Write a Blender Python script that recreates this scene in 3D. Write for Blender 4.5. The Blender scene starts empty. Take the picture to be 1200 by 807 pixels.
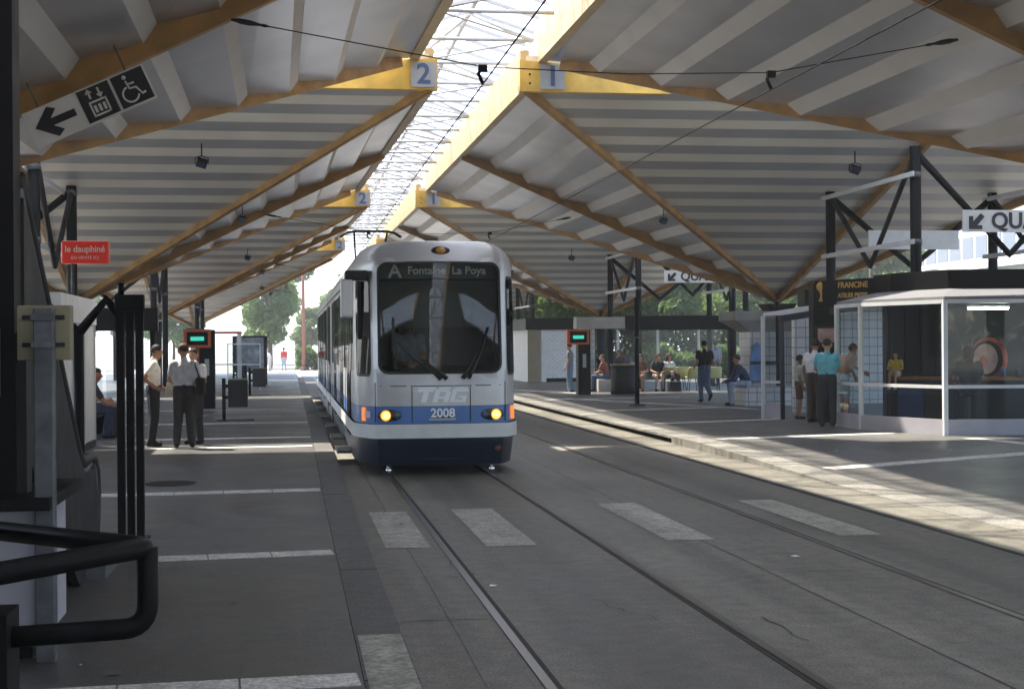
import bpy, bmesh, math, random
import numpy as np
from mathutils import Vector, Matrix
random.seed(7)
R = math.radians
sc = bpy.context.scene
C = sc.collection

# ------------------------------------------------------------ camera
cam_d = bpy.data.cameras.new('camera'); cam = bpy.data.objects.new('camera', cam_d); C.objects.link(cam)
cam_d.sensor_width = 36; cam_d.lens = 52.0; cam_d.clip_start = 0.1; cam_d.clip_end = 3000
YAW = math.atan(260/1733)
cam.matrix_world = (Matrix.Translation((0, 0, 1.81)) @ Matrix.Rotation(-YAW, 4, 'Z')
                    @ Matrix.Rotation(math.pi/2, 4, 'X') @ Matrix.Rotation(-0.008, 4, 'Z'))
sc.camera = cam
# ------------------------------------------------------------ light
TO_SUN = Vector((-3.1, 3.2, 7.0)).normalized()
w = bpy.data.worlds.new('World'); sc.world = w; w.use_nodes = True
nt = w.node_tree; nt.nodes.clear()
sky = nt.nodes.new('ShaderNodeTexSky'); sky.sky_type = 'NISHITA'; sky.sun_disc = False
sky.sun_elevation = math.asin(TO_SUN.z); sky.sun_rotation = math.atan2(TO_SUN.x, TO_SUN.y)
sky.dust_density = 1.3; sky.air_density = .85; sky.ozone_density = .6
bg = nt.nodes.new('ShaderNodeBackground'); bg.inputs[1].default_value = 0.15
wo = nt.nodes.new('ShaderNodeOutputWorld')
nt.links.new(sky.outputs[0], bg.inputs[0]); nt.links.new(bg.outputs[0], wo.inputs[0])
sd = bpy.data.lights.new('sun', 'SUN'); sd.energy = 5.0; sd.angle = R(1.2); sd.color = (1, .93, .80)
so = bpy.data.objects.new('sun', sd); C.objects.link(so)
so.rotation_euler = TO_SUN.to_track_quat('Z', 'Y').to_euler()
vs = sc.view_settings; vs.view_transform = 'Standard'; vs.look = 'None'; vs.gamma = 1; vs.use_curve_mapping = False
vs.exposure = 1.9

# ------------------------------------------------------------ materials
MATS = {}
def mat(name, col, rough=.6, metal=0, noise=0, nscale=6, bump=0, bscale=40, spec=.5, emit=None, estr=0, trans=0, coat=0, col2=None, detail=6, rn=.12):
    if name in MATS: return MATS[name]
    m = bpy.data.materials.new(name); m.use_nodes = True
    n = m.node_tree.nodes; l = m.node_tree.links; b = n['Principled BSDF']
    b.inputs['Base Color'].default_value = (*col, 1); b.inputs['Roughness'].default_value = rough
    b.inputs['Metallic'].default_value = metal; b.inputs['Specular IOR Level'].default_value = spec
    if coat: b.inputs['Coat Weight'].default_value = coat
    if trans: b.inputs['Transmission Weight'].default_value = trans
    if emit: b.inputs['Emission Color'].default_value = (*emit, 1); b.inputs['Emission Strength'].default_value = estr
    if noise or bump:
        tc = n.new('ShaderNodeTexCoord')
    if noise:
        t = n.new('ShaderNodeTexNoise'); t.inputs['Scale'].default_value = nscale; t.inputs['Detail'].default_value = detail
        l.new(tc.outputs['Object'], t.inputs['Vector'])
        mx = n.new('ShaderNodeMix'); mx.data_type = 'RGBA'
        c2 = col2 or tuple(max(0, c*(1-noise)) for c in col)
        c1 = col if col2 else tuple(min(1, c*(1+noise*.6)) for c in col)
        mx.inputs[6].default_value = (*c1, 1); mx.inputs[7].default_value = (*c2, 1)
        rp = n.new('ShaderNodeMapRange'); rp.inputs[1].default_value = .32; rp.inputs[2].default_value = .68
        l.new(t.outputs['Fac'], rp.inputs[0]); l.new(rp.outputs[0], mx.inputs[0]); l.new(mx.outputs[2], b.inputs['Base Color'])
        r2 = n.new('ShaderNodeMapRange'); r2.inputs[3].default_value = max(.02, rough-rn); r2.inputs[4].default_value = min(1, rough+rn)
        l.new(t.outputs['Fac'], r2.inputs[0]); l.new(r2.outputs[0], b.inputs['Roughness'])
    if bump:
        t2 = n.new('ShaderNodeTexNoise'); t2.inputs['Scale'].default_value = bscale; t2.inputs['Detail'].default_value = 4
        l.new(tc.outputs['Object'], t2.inputs['Vector'])
        bp = n.new('ShaderNodeBump'); bp.inputs['Strength'].default_value = bump; bp.inputs['Distance'].default_value = .02
        l.new(t2.outputs['Fac'], bp.inputs['Height']); l.new(bp.outputs[0], b.inputs['Normal'])
    MATS[name] = m; return m

def ground_mat(name, col, big, fine, rough, stain=.35, streak=0, lanes=()):
    """asphalt / paving: aggregate speckle, patches, stains"""
    m = bpy.data.materials.new(name); m.use_nodes = True
    n = m.node_tree.nodes; l = m.node_tree.links; b = n['Principled BSDF']
    tc = n.new('ShaderNodeTexCoord')
    a = n.new('ShaderNodeTexNoise'); a.inputs['Scale'].default_value = big; a.inputs['Detail'].default_value = 8; a.inputs['Roughness'].default_value = .65
    f = n.new('ShaderNodeTexNoise'); f.inputs['Scale'].default_value = fine; f.inputs['Detail'].default_value = 3
    v = n.new('ShaderNodeTexVoronoi'); v.inputs['Scale'].default_value = 1.7; v.inputs['Randomness'].default_value = 1
    for t in (a, f, v): l.new(tc.outputs['Object'], t.inputs['Vector'])
    r1 = n.new('ShaderNodeMapRange'); r1.inputs[1].default_value = .3; r1.inputs[2].default_value = .7; r1.inputs[3].default_value = 1-stain; r1.inputs[4].default_value = 1+stain
    r2 = n.new('ShaderNodeMapRange'); r2.inputs[1].default_value = .25; r2.inputs[2].default_value = .75; r2.inputs[3].default_value = .50; r2.inputs[4].default_value = 1.5
    r3 = n.new('ShaderNodeMapRange'); r3.inputs[1].default_value = .02; r3.inputs[2].default_value = .09; r3.inputs[3].default_value = .6; r3.inputs[4].default_value = 1.0
    l.new(a.outputs['Fac'], r1.inputs[0]); l.new(f.outputs['Fac'], r2.inputs[0]); l.new(v.outputs['Distance'], r3.inputs[0])
    m1 = n.new('ShaderNodeMath'); m1.operation = 'MULTIPLY'; m2 = n.new('ShaderNodeMath'); m2.operation = 'MULTIPLY'
    l.new(r1.outputs[0], m1.inputs[0]); l.new(r2.outputs[0], m1.inputs[1]); l.new(m1.outputs[0], m2.inputs[0]); l.new(r3.outputs[0], m2.inputs[1])
    if streak:
        mp = n.new('ShaderNodeMapping'); mp.inputs['Scale'].default_value = (2.2, .07, 1); l.new(tc.outputs['Object'], mp.inputs['Vector'])
        q = n.new('ShaderNodeTexNoise'); q.inputs['Scale'].default_value = 1; q.inputs['Detail'].default_value = 7; l.new(mp.outputs[0], q.inputs['Vector'])
        r5 = n.new('ShaderNodeMapRange'); r5.inputs[1].default_value = .32; r5.inputs[2].default_value = .62; r5.inputs[3].default_value = 1-streak; r5.inputs[4].default_value = 1+streak*.5
        m3 = n.new('ShaderNodeMath'); m3.operation = 'MULTIPLY'; l.new(q.outputs['Fac'], r5.inputs[0]); l.new(m2.outputs[0], m3.inputs[0]); l.new(r5.outputs[0], m3.inputs[1]); m2 = m3
    g2 = n.new('ShaderNodeTexNoise'); g2.inputs['Scale'].default_value = 7; g2.inputs['Detail'].default_value = 6; l.new(tc.outputs['Object'], g2.inputs['Vector'])
    r6 = n.new('ShaderNodeMapRange'); r6.inputs[1].default_value = .3; r6.inputs[2].default_value = .7; r6.inputs[3].default_value = .80; r6.inputs[4].default_value = 1.2
    m4 = n.new('ShaderNodeMath'); m4.operation = 'MULTIPLY'; l.new(g2.outputs['Fac'], r6.inputs[0]); l.new(m2.outputs[0], m4.inputs[0]); l.new(r6.outputs[0], m4.inputs[1]); m2 = m4
    for cx in lanes:   # grease and brake dust worn in between the rails
        sx = n.new('ShaderNodeSeparateXYZ'); l.new(tc.outputs['Object'], sx.inputs[0])
        d1 = n.new('ShaderNodeMath'); d1.operation = 'SUBTRACT'; l.new(sx.outputs[0], d1.inputs[0]); d1.inputs[1].default_value = cx
        d2 = n.new('ShaderNodeMath'); d2.operation = 'ABSOLUTE'; l.new(d1.outputs[0], d2.inputs[0])
        wb = n.new('ShaderNodeMath'); wb.operation = 'MULTIPLY_ADD'; l.new(a.outputs['Fac'], wb.inputs[0]); wb.inputs[1].default_value = .5; l.new(d2.outputs[0], wb.inputs[2])
        d3 = n.new('ShaderNodeMapRange'); d3.interpolation_type = 'SMOOTHSTEP'; d3.inputs[1].default_value = .35; d3.inputs[2].default_value = 1.15; d3.inputs[3].default_value = .74; d3.inputs[4].default_value = 1.04; l.new(wb.outputs[0], d3.inputs[0])
        m5 = n.new('ShaderNodeMath'); m5.operation = 'MULTIPLY'; l.new(m2.outputs[0], m5.inputs[0]); l.new(d3.outputs[0], m5.inputs[1]); m2 = m5
    mx = n.new('ShaderNodeVectorMath'); mx.operation = 'SCALE'; mx.inputs[0].default_value = col; l.new(m2.outputs[0], mx.inputs['Scale'])
    l.new(mx.outputs[0], b.inputs['Base Color'])
    r4 = n.new('ShaderNodeMapRange'); r4.inputs[1].default_value = .3; r4.inputs[2].default_value = .7; r4.inputs[3].default_value = rough-.13; r4.inputs[4].default_value = rough+.13
    l.new(a.outputs['Fac'], r4.inputs[0]); l.new(r4.outputs[0], b.inputs['Roughness'])
    bp = n.new('ShaderNodeBump'); bp.inputs['Strength'].default_value = .35; bp.inputs['Distance'].default_value = .008
    l.new(f.outputs['Fac'], bp.inputs['Height']); l.new(bp.outputs[0], b.inputs['Normal'])
    MATS[name] = m; return m

def brick_mat(name, col, mortar, bw, bh, ms, rough, plane='XZ', offset=.5):
    m = bpy.data.materials.new(name); m.use_nodes = True
    n = m.node_tree.nodes; l = m.node_tree.links; b = n['Principled BSDF']
    tc = n.new('ShaderNodeTexCoord'); sp = n.new('ShaderNodeSeparateXYZ'); cb = n.new('ShaderNodeCombineXYZ')
    l.new(tc.outputs['Object'], sp.inputs[0])
    ad = n.new('ShaderNodeMath'); ad.operation = 'ADD'; l.new(sp.outputs[0], ad.inputs[0]); l.new(sp.outputs[1], ad.inputs[1])
    l.new(ad.outputs[0], cb.inputs[0]); l.new(sp.outputs[2], cb.inputs[1])
    t = n.new('ShaderNodeTexBrick'); t.offset = offset; t.inputs['Scale'].default_value = 1
    t.inputs['Brick Width'].default_value = bw; t.inputs['Row Height'].default_value = bh; t.inputs['Mortar Size'].default_value = ms
    t.inputs['Color1'].default_value = (*col, 1); t.inputs['Color2'].default_value = (*[c*.88 for c in col], 1); t.inputs['Mortar'].default_value = (*mortar, 1)
    l.new(cb.outputs[0], t.inputs['Vector'])
    l.new(t.outputs['Color'], b.inputs['Base Color']); b.inputs['Roughness'].default_value = rough
    bp = n.new('ShaderNodeBump'); bp.inputs['Strength'].default_value = .5; bp.inputs['Distance'].default_value = .01; bp.invert = True
    l.new(t.outputs['Fac'], bp.inputs['Height']); l.new(bp.outputs[0], b.inputs['Normal'])
    MATS[name] = m; return m

def glass_mat(name, tint, alpha, rough=.02, gloss=1.0, f0=1.45, fmax=.9):
    """thin sheet: transparent seen through, fresnel reflection on top"""
    m = bpy.data.materials.new(name); m.use_nodes = True
    n = m.node_tree.nodes; l = m.node_tree.links; n.remove(n['Principled BSDF'])
    o = n['Material Output']
    tr = n.new('ShaderNodeBsdfTransparent'); tr.inputs[0].default_value = (*tint, 1)
    df = n.new('ShaderNodeBsdfDiffuse'); df.inputs[0].default_value = (.5, .52, .54, 1)
    gl = n.new('ShaderNodeBsdfGlossy'); gl.inputs['Roughness'].default_value = rough; gl.inputs[0].default_value = (gloss,)*3+(1,)
    lw = n.new('ShaderNodeLayerWeight'); lw.inputs[0].default_value = .5
    pw = n.new('ShaderNodeMath'); pw.operation = 'POWER'; pw.inputs[1].default_value = 4.5; l.new(lw.outputs['Facing'], pw.inputs[0])
    fr = n.new('ShaderNodeMapRange'); fr.inputs[3].default_value = ((f0-1)/(f0+1))**2; fr.inputs[4].default_value = fmax; l.new(pw.outputs[0], fr.inputs[0])
    m0 = n.new('ShaderNodeMixShader'); m0.inputs[0].default_value = alpha
    l.new(tr.outputs[0], m0.inputs[1]); l.new(df.outputs[0], m0.inputs[2])
    m1 = n.new('ShaderNodeMixShader'); l.new(fr.outputs[0], m1.inputs[0]); l.new(m0.outputs[0], m1.inputs[1]); l.new(gl.outputs[0], m1.inputs[2])
    l.new(m1.outputs[0], o.inputs[0]); MATS[name] = m; return m

def pane_mat(name, clear, col):
    """frosted roof glazing: part clear, part scattering"""
    m = bpy.data.materials.new(name); m.use_nodes = True
    n = m.node_tree.nodes; l = m.node_tree.links; n.remove(n['Principled BSDF'])
    tr = n.new('ShaderNodeBsdfTransparent'); tl = n.new('ShaderNodeBsdfTranslucent'); tl.inputs[0].default_value = (*col, 1)
    mx = n.new('ShaderNodeMixShader'); mx.inputs[0].default_value = 1-clear
    l.new(tr.outputs[0], mx.inputs[1]); l.new(tl.outputs[0], mx.inputs[2]); l.new(mx.outputs[0], n['Material Output'].inputs[0])
    MATS[name] = m; return m

def leaf_mat(name, c1, c2):
    m = bpy.data.materials.new(name); m.use_nodes = True
    n = m.node_tree.nodes; l = m.node_tree.links; b = n['Principled BSDF']
    tc = n.new('ShaderNodeTexCoord'); t = n.new('ShaderNodeTexNoise'); t.inputs['Scale'].default_value = 1.3
    l.new(tc.outputs['Object'], t.inputs['Vector'])
    mx = n.new('ShaderNodeMix'); mx.data_type = 'RGBA'; mx.inputs[6].default_value = (*c1, 1); mx.inputs[7].default_value = (*c2, 1)
    l.new(t.outputs['Fac'], mx.inputs[0]); l.new(mx.outputs[2], b.inputs['Base Color']); b.inputs['Roughness'].default_value = .6
    tl = n.new('ShaderNodeBsdfTranslucent'); l.new(mx.outputs[2], tl.inputs[0])
    ms = n.new('ShaderNodeMixShader'); ms.inputs[0].default_value = .5
    l.new(b.outputs[0], ms.inputs[1]); l.new(tl.outputs[0], ms.inputs[2]); l.new(ms.outputs[0], n['Material Output'].inputs[0])
    MATS[name] = m; return m

ground_mat('asphalt', (.140, .129, .106), .35, 55, .58, .40, streak=.30, lanes=(2.06,5.42))
ground_mat('platform_asphalt', (.072, .069, .066), .5, 60, .42, .45, streak=.12)
ground_mat('platform_asphalt_lit', (.108, .103, .096), .5, 60, .42, .40, streak=.12)  # lighter copy of the platform asphalt, brighter daylight put into its colour
ground_mat('tar', (.028, .027, .026), 2, 50, .55)
ground_mat('gravel', (.30, .28, .25), .25, 30, .9)
ground_mat('kerb_concrete', (.19, .18, .16), .9, 40, .7)
ground_mat('white_stone', (.56, .545, .50), 1.6, 40, .6, .2)
ground_mat('worn_paint', (.33, .315, .265), 2.2, 30, .7, .32, streak=.22)
mat('roof_sheet', (.54, .55, .585), .34, .7, noise=.12, nscale=.6, detail=9, rn=.04, bump=.22, bscale=2.2)
mat('roof_riser', (.57, .565, .55), .5, .0, noise=.10, nscale=.6, detail=9, rn=.04)
mat('gable_flat', (.44, .445, .45), .45, .2, noise=.14, nscale=.5, detail=9, rn=.04)
mat('roof_sheet_cream', (.68, .65, .56), .35, 0, noise=.14, nscale=.5, detail=9, rn=.03)
mat('glulam', (.36, .20, .06), .5, noise=.3, nscale=2.5, detail=9)
mat('glulam_pale', (.56, .42, .22), .5, noise=.10, nscale=1.5)
mat('yellow_paint', (.72, .45, .08), .5, noise=.22, nscale=3, detail=10)
mat('sign_white', (.74, .74, .72), .4, noise=.08, nscale=4)
mat('sign_blue', (.07, .12, .25), .5)
mat('sign_navy', (.012, .014, .022), .4)
mat('black_steel', (.005, .005, .006), .5, noise=.3, nscale=4, spec=.13)
mat('dark_grey', (.018, .018, .020), .55, noise=.3, nscale=3, spec=.3)
mat('galvanised', (.125, .13, .14), .55, .5, noise=.3, nscale=9)
mat('skylight_steel', (.45, .45, .46), .5)
mat('plate_grey', (.40, .41, .43), .5, noise=.1, nscale=5)
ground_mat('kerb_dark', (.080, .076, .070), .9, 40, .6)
mat('bar_roof', (.17, .17, .18), .6, noise=.12, nscale=2)
mat('white_steel', (.66, .67, .68), .45, noise=.08, nscale=3)
mat('rail_steel', (.20, .19, .18), .32, .9)
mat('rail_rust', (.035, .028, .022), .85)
mat('wire', (.012, .012, .012), .7, spec=.15)
mat('silver_paint', (.47, .47, .48), .38, .35, noise=.14, nscale=1.6, detail=9, coat=.2, rn=.05)
mat('tram_blue', (.055, .16, .42), .35, coat=.4, noise=.07, nscale=3)
mat('tram_navy', (.010, .016, .034), .4, noise=.2, nscale=3)
mat('tram_white', (.60, .61, .60), .4, noise=.1, nscale=3)
mat('rubber', (.012, .012, .012), .55)
mat('dark_panel', (.014, .017, .019), .35)
mat('blind', (.05, .065, .065), .7)
mat('chrome', (.7, .7, .7), .2, 1)
mat('text_grey', (.42, .45, .44), .5)
mat('text_dest', (.80, .84, .82), .5)
mat('text_pale', (.80, .83, .86), .5)
mat('lamp_yellow', (.9, .6, .1), .3, emit=(1, .62, .10), estr=1.3)
mat('lamp_glow', (.8, .4, .05), .3, emit=(1, .36, .02), estr=.35)  # emissive orange that imitates the glow round a lit headlamp
mat('reflector_dull', (.10, .02, .012), .4)
mat('lamp_orange', (.8, .25, .05), .3, emit=(1, .25, .03), estr=.25)
mat('lens_orange', (.6, .27, .03), .25, coat=.5)
mat('red_sign', (.62, .03, .02), .35, emit=(1, .06, .03), estr=.03)
mat('orange_box', (.62, .13, .03), .45)
mat('screen_green', (.05, .3, .25), .3, emit=(.05, .7, .5), estr=.25)
mat('tube_light', (.9, .95, .9), .3, emit=(.9, 1, .85), estr=14)
mat('red_frame', (.50, .05, .03), .4)
mat('wood_counter', (.35, .13, .04), .4, noise=.2, nscale=8)
mat('blue_panel', (.022, .055, .19), .4, noise=.1)
mat('counter_dark', (.028, .024, .022), .5, noise=.2)
mat('wall_blue', (.010, .022, .055), .5, noise=.2)
mat('navy_panel', (.012, .022, .05), .4)
mat('gold', (.50, .30, .06), .45)
mat('cream_panel', (.25, .22, .135), .6, noise=.1, nscale=3)
mat('cabinet_white', (.40, .39, .43), .5, noise=.12, nscale=2)
mat('concrete', (.34, .33, .31), .8, noise=.2, nscale=2, bump=.2)
mat('chair_shell', (.36, .35, .15), .4, noise=.1)
mat('paper_blue', (.14, .26, .50), .6, noise=.3, nscale=5)
mat('bark', (.10, .07, .05), .9, noise=.4, nscale=3)
mat('rust_pole', (.30, .13, .09), .6)
mat('building_white', (.78, .78, .76), .7, noise=.06)
mat('window_dark', (.06, .08, .12), .15)
mat('seat_fabric', (.40, .36, .28), .8)
mat('leaf_litter', (.30, .22, .10), .8)
brick_mat('white_tile', (.56, .57, .57), (.24, .24, .24), .24, .24, .014, .3, offset=0)
brick_mat('white_brick', (.88, .88, .87), (.55, .55, .55), .24, .10, .012, .55)
glass_mat('glass', (.86, .89, .89), .004, f0=1.3)
glass_mat('windscreen', (.62, .66, .64), .01, gloss=.9, f0=1.5)
glass_mat('tram_glass', (.10, .11, .12), .01, f0=1.4, fmax=.35)
pane_mat('roof_pane', .84, (.92, .93, .94))
pane_mat('ridge_pane', .86, (.8, .8, .8))
leaf_mat('leaf_a', (.10, .17, .05), (.17, .25, .09))
leaf_mat('leaf_b', (.08, .14, .05), (.14, .20, .075))
leaf_mat('hedge', (.08, .14, .035), (.14, .21, .06))

# ------------------------------------------------------------ mesh helpers
class MB:
    def __init__(s): s.v = []; s.f = []; s.sm = []
    def add(s, vs, fs, smooth=False):
        o = len(s.v); s.v += [tuple(p) for p in vs]; s.f += [tuple(i+o for i in f) for f in fs]; s.sm += [smooth]*len(fs); return s
    def box(s, x0, x1, y0, y1, z0, z1):
        return s.add([(x0,y0,z0),(x1,y0,z0),(x1,y1,z0),(x0,y1,z0),(x0,y0,z1),(x1,y0,z1),(x1,y1,z1),(x0,y1,z1)],
                     [(0,3,2,1),(4,5,6,7),(0,1,5,4),(1,2,6,5),(2,3,7,6),(3,0,4,7)])
    def prism(s, poly, d):
        """poly: list of 3-D points, d: extrusion vector"""
        n = len(poly); d = Vector(d); a = [Vector(p) for p in poly]
        return s.add(a+[p+d for p in a], [tuple(range(n-1,-1,-1)), tuple(range(n,2*n))]+[(i,(i+1)%n,n+(i+1)%n,n+i) for i in range(n)])
    def beam(s, a, b, w, h, up=(0,0,1), drop=0):
        """rectangular bar from a to b, w wide, h deep; top face through a-b lowered by drop"""
        a, b = Vector(a), Vector(b); d = (b-a).normalized(); up = Vector(up)
        side = d.cross(up).normalized()*(w/2); u = side.cross(d).normalized()
        if u.dot(up) < 0: u = -u
        t = -u*drop; e = -u*(drop+h)
        q = [a-side+e, a+side+e, a+side+t, a-side+t]
        return s.prism(q, b-a)
    def tube(s, pts, r, n=10, closed=False):
        pts = [Vector(p) for p in pts]; rs = r if isinstance(r, (list, tuple)) else [r]*len(pts)
        vs = []; fs = []; m = len(pts); prev = None
        for i, p in enumerate(pts):
            d = ((pts[min(i+1, m-1)]-p).normalized()+(p-pts[max(i-1, 0)]).normalized())
            d = d.normalized() if d.length > 1e-6 else Vector((0,0,1))
            if prev is None: ref = Vector((0,0,1)) if abs(d.z) < .9 else Vector((1,0,0)); x = d.cross(ref).normalized()
            else: x = (prev-d*prev.dot(d)).normalized()
            prev = x; y = d.cross(x)
            vs += [p+(x*math.cos(2*math.pi*k/n)+y*math.sin(2*math.pi*k/n))*rs[i] for k in range(n)]
        for i in range(m-1):
            fs += [(i*n+k, i*n+(k+1)%n, (i+1)*n+(k+1)%n, (i+1)*n+k) for k in range(n)]
        fs += [tuple(range(n-1,-1,-1)), tuple(range((m-1)*n, m*n))]
        return s.add(vs, fs, True)
    def ball(s, c, r, n=10, m=7):
        c = Vector(c); r = Vector(r) if not isinstance(r, (int, float)) else Vector((r,r,r))
        vs = [c+Vector((0,0,-r.z))]; fs = []
        for i in range(1, m):
            a = -math.pi/2+math.pi*i/m
            vs += [c+Vector((r.x*math.cos(a)*math.cos(2*math.pi*k/n), r.y*math.cos(a)*math.sin(2*math.pi*k/n), r.z*math.sin(a))) for k in range(n)]
        vs.append(c+Vector((0,0,r.z))); L = len(vs)-1
        for k in range(n):
            fs.append((0, 1+(k+1)%n, 1+k)); fs.append((L, L-n+k, L-n+(k+1)%n))
        for i in range(m-2):
            b = 1+i*n; fs += [(b+k, b+(k+1)%n, b+n+(k+1)%n, b+n+k) for k in range(n)]
        return s.add(vs, fs, True)
    def mesh(s, name):
        me = bpy.data.meshes.new(name); me.from_pydata(s.v, [], s.f); me.update()
        me.polygons.foreach_set('use_smooth', s.sm)
        b = bmesh.new(); b.from_mesh(me); bmesh.ops.recalc_face_normals(b, faces=b.faces); b.to_mesh(me); b.free()
        return me
    def build(s, name, m, parent=None, bevel=0):
        me = s.mesh(name); me.materials.append(MATS[m] if isinstance(m, str) else m)
        o = bpy.data.objects.new(name, me); C.objects.link(o)
        if parent: o.parent = parent
        if bevel:
            md = o.modifiers.new('bevel', 'BEVEL'); md.width = bevel; md.segments = 2; md.limit_method = 'ANGLE'
        return o
def tag(o, label=None, cat=None, group=None, kind=None):
    if label: o['label'] = label
    if cat: o['category'] = cat
    if group: o['group'] = group
    if kind: o['kind'] = kind
    return o
def thing(name, label, cat, loc=(0,0,0), rz=0, group=None):
    o = bpy.data.objects.new(name, None); C.objects.link(o); o.location = loc; o.rotation_euler = (0,0,rz)
    o.empty_display_size = .2
    return tag(o, label, cat, group)
def copy_tree(o, parent=None):
    c = o.copy(); C.objects.link(c); c.parent = parent
    for ch in o.children: copy_tree(ch, c)
    return c
def text(s, size, m, parent, loc, rot=(math.pi/2,0,0), ext=.004, name='lettering', align='CENTER', shear=0, offset=0, sx=1):
    cu = bpy.data.curves.new('t', 'FONT'); cu.body = s; cu.size = size; cu.extrude = ext; cu.align_x = align; cu.align_y = 'CENTER'
    cu.shear = shear; cu.offset = offset; cu.resolution_u = 4
    t = bpy.data.objects.new('t', cu); C.objects.link(t); bpy.context.view_layer.update()
    me = bpy.data.meshes.new_from_object(t.evaluated_get(bpy.context.evaluated_depsgraph_get()))
    bpy.data.objects.remove(t); me.materials.clear(); me.materials.append(MATS[m])
    o = bpy.data.objects.new(name, me); C.objects.link(o); o.location = loc; o.rotation_euler = rot; o.scale = (sx,1,1); o.parent = parent
    return o
def hp(y):
    """platform height above rail level: flush at the crossing, ramped up beyond"""
    t = min(1, max(0, (y-16.5)/8)); return .004+.125*t*t*(3-2*t)

# ------------------------------------------------------------ the ground, road, platforms
m = MB(); m.add([(-900,-300,-.02),(900,-300,-.02),(900,1500,-.02),(-900,1500,-.02)], [(0,1,2,3)])
ground = tag(m.build('ground', 'gravel'), kind='structure')
m = MB(); m.add([(.66,-40,0),(6.85,-40,0),(6.85,96,0),(.66,96,0)], [(0,1,2,3)])
road = tag(m.build('road', 'asphalt'), kind='structure')
ys = [-40, 0, 8, 16.5]+[16.5+i for i in range(1,9)]+[30, 40, 60, 80, 96]
def platform(name, x0, x1, pm='platform_asphalt'):
    m = MB(); n = len(ys)
    vs = [(x,y,hp(y)) for y in ys for x in (x0,x1)]+[(x,y,-.3) for y in ys for x in (x0,x1)]
    fs = []
    for i in range(n-1):
        a = 2*i; fs += [(a,a+1,a+3,a+2), (a,a+2,2*n+a+2,2*n+a), (a+1,2*n+a+1,2*n+a+3,a+3)]
    fs += [(0,2*n,2*n+1,1), (2*n-2,2*n-1,4*n-1,4*n-2)]
    m.add(vs, fs); return tag(m.build(name, pm), kind='structure')
plat_l = platform('left_platform', -26, .378)
plat_r = platform('right_platform', 7.26, 40, 'platform_asphalt_lit')
# kerb stones
def kerb(parent, x0, x1, y0, y1, step, lip_y, edge, km='kerb_concrete'):
    """edge: x of the side towards the track; beyond lip_y the stone overhangs a recess"""
    y = y0
    while y < y1-.01:
        ye = y+step; a, b = hp(y+.006)+.003, hp(ye-.006)+.003; j = random.uniform(-.002,.002); th = .25 if y < lip_y else .04
        mb = MB(); vs = []
        for yy, z in ((y+.006,a),(ye-.006,b)):
            lo = -.25 if th > .2 else z-th
            vs += [(x0,yy,lo),(x1,yy,lo),(x1,yy,z+j),(x0,yy,z+j)]
        mb.add(vs, [(0,1,2,3),(4,7,6,5),(0,4,5,1),(1,5,6,2),(2,6,7,3),(3,7,4,0)])
        mb.build('kerb_stone', km, parent); y = ye
    xa, xb = (x0+.18, x1) if edge == x0 else (x0, x1-.16)
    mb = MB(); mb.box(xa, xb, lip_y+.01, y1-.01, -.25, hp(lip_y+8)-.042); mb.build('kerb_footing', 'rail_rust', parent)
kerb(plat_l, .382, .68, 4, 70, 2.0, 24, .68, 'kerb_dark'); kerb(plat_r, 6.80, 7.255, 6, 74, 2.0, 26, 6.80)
# white stone lines set in the platforms, made of single slabs
def stone_line(parent, a, b, wid=.16, seg=.62):
    a, b = Vector((*a,0)), Vector((*b,0)); L = (b-a).length; d = (b-a)/L; nrm = Vector((-d.y,d.x,0)); k = max(1, round(L/seg))
    for i in range(k):
        p, q = a+d*(L*i/k+.006), a+d*(L*(i+1)/k-.006)
        mb = MB(); wv = nrm*(wid/2); vs = []
        for pt in (p-wv, q-wv, q+wv, p+wv): vs.append((pt.x,pt.y,hp(pt.y)-.03))
        for pt in (p-wv, q-wv, q+wv, p+wv): vs.append((pt.x,pt.y,hp(pt.y)+.005))
        mb.add(vs, [(0,3,2,1),(4,5,6,7),(0,1,5,4),(1,2,6,5),(2,3,7,6),(3,0,4,7)]); mb.build('paving_stone', 'white_stone', parent)
for y, xl in ((8.0,-2.2),(13.0,-1.25),(18.5,-2.6),(25.1,-3.2),(27.6,-3.0),(33,-4),(40,-4),(48,-4),(58,-4)):
    stone_line(plat_l, (xl, y-.08), (.36, y+.05), .30)
for a, b in (((7.4,19.7),(11.6,21.4)), ((7.4,25.0),(10.9,25.8)), ((7.6,30.2),(10.6,31.2)), ((7.6,36.4),(11.2,37.4)), ((7.6,44),(12,45)),
             ((11.6,24.1),(12.6,20.5)), ((8.4,44.8),(11.6,36.2)), ((7.5,52),(13,53)), ((7.6,56),(10,49)), ((7.4,13.2),(12,14.4))):
    stone_line(plat_r, a, b, .30)
# crossing stripes
for x, y0, y1, wd in ((.83,13.2,16.1,.40),(1.73,13.15,16.2,.46),(3.41,13.2,16.42,.45),(5.06,13.2,16.4,.41),(.40,6.2,9.25,.27)):
    zz = .011 if x < .6 else .004; m = MB(); m.add([(x,y0,zz),(x+wd,y0,zz),(x+wd,y1,zz),(x,y1,zz)], [(0,1,2,3)]); m.build('crossing_stripe', 'worn_paint', road)
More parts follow.
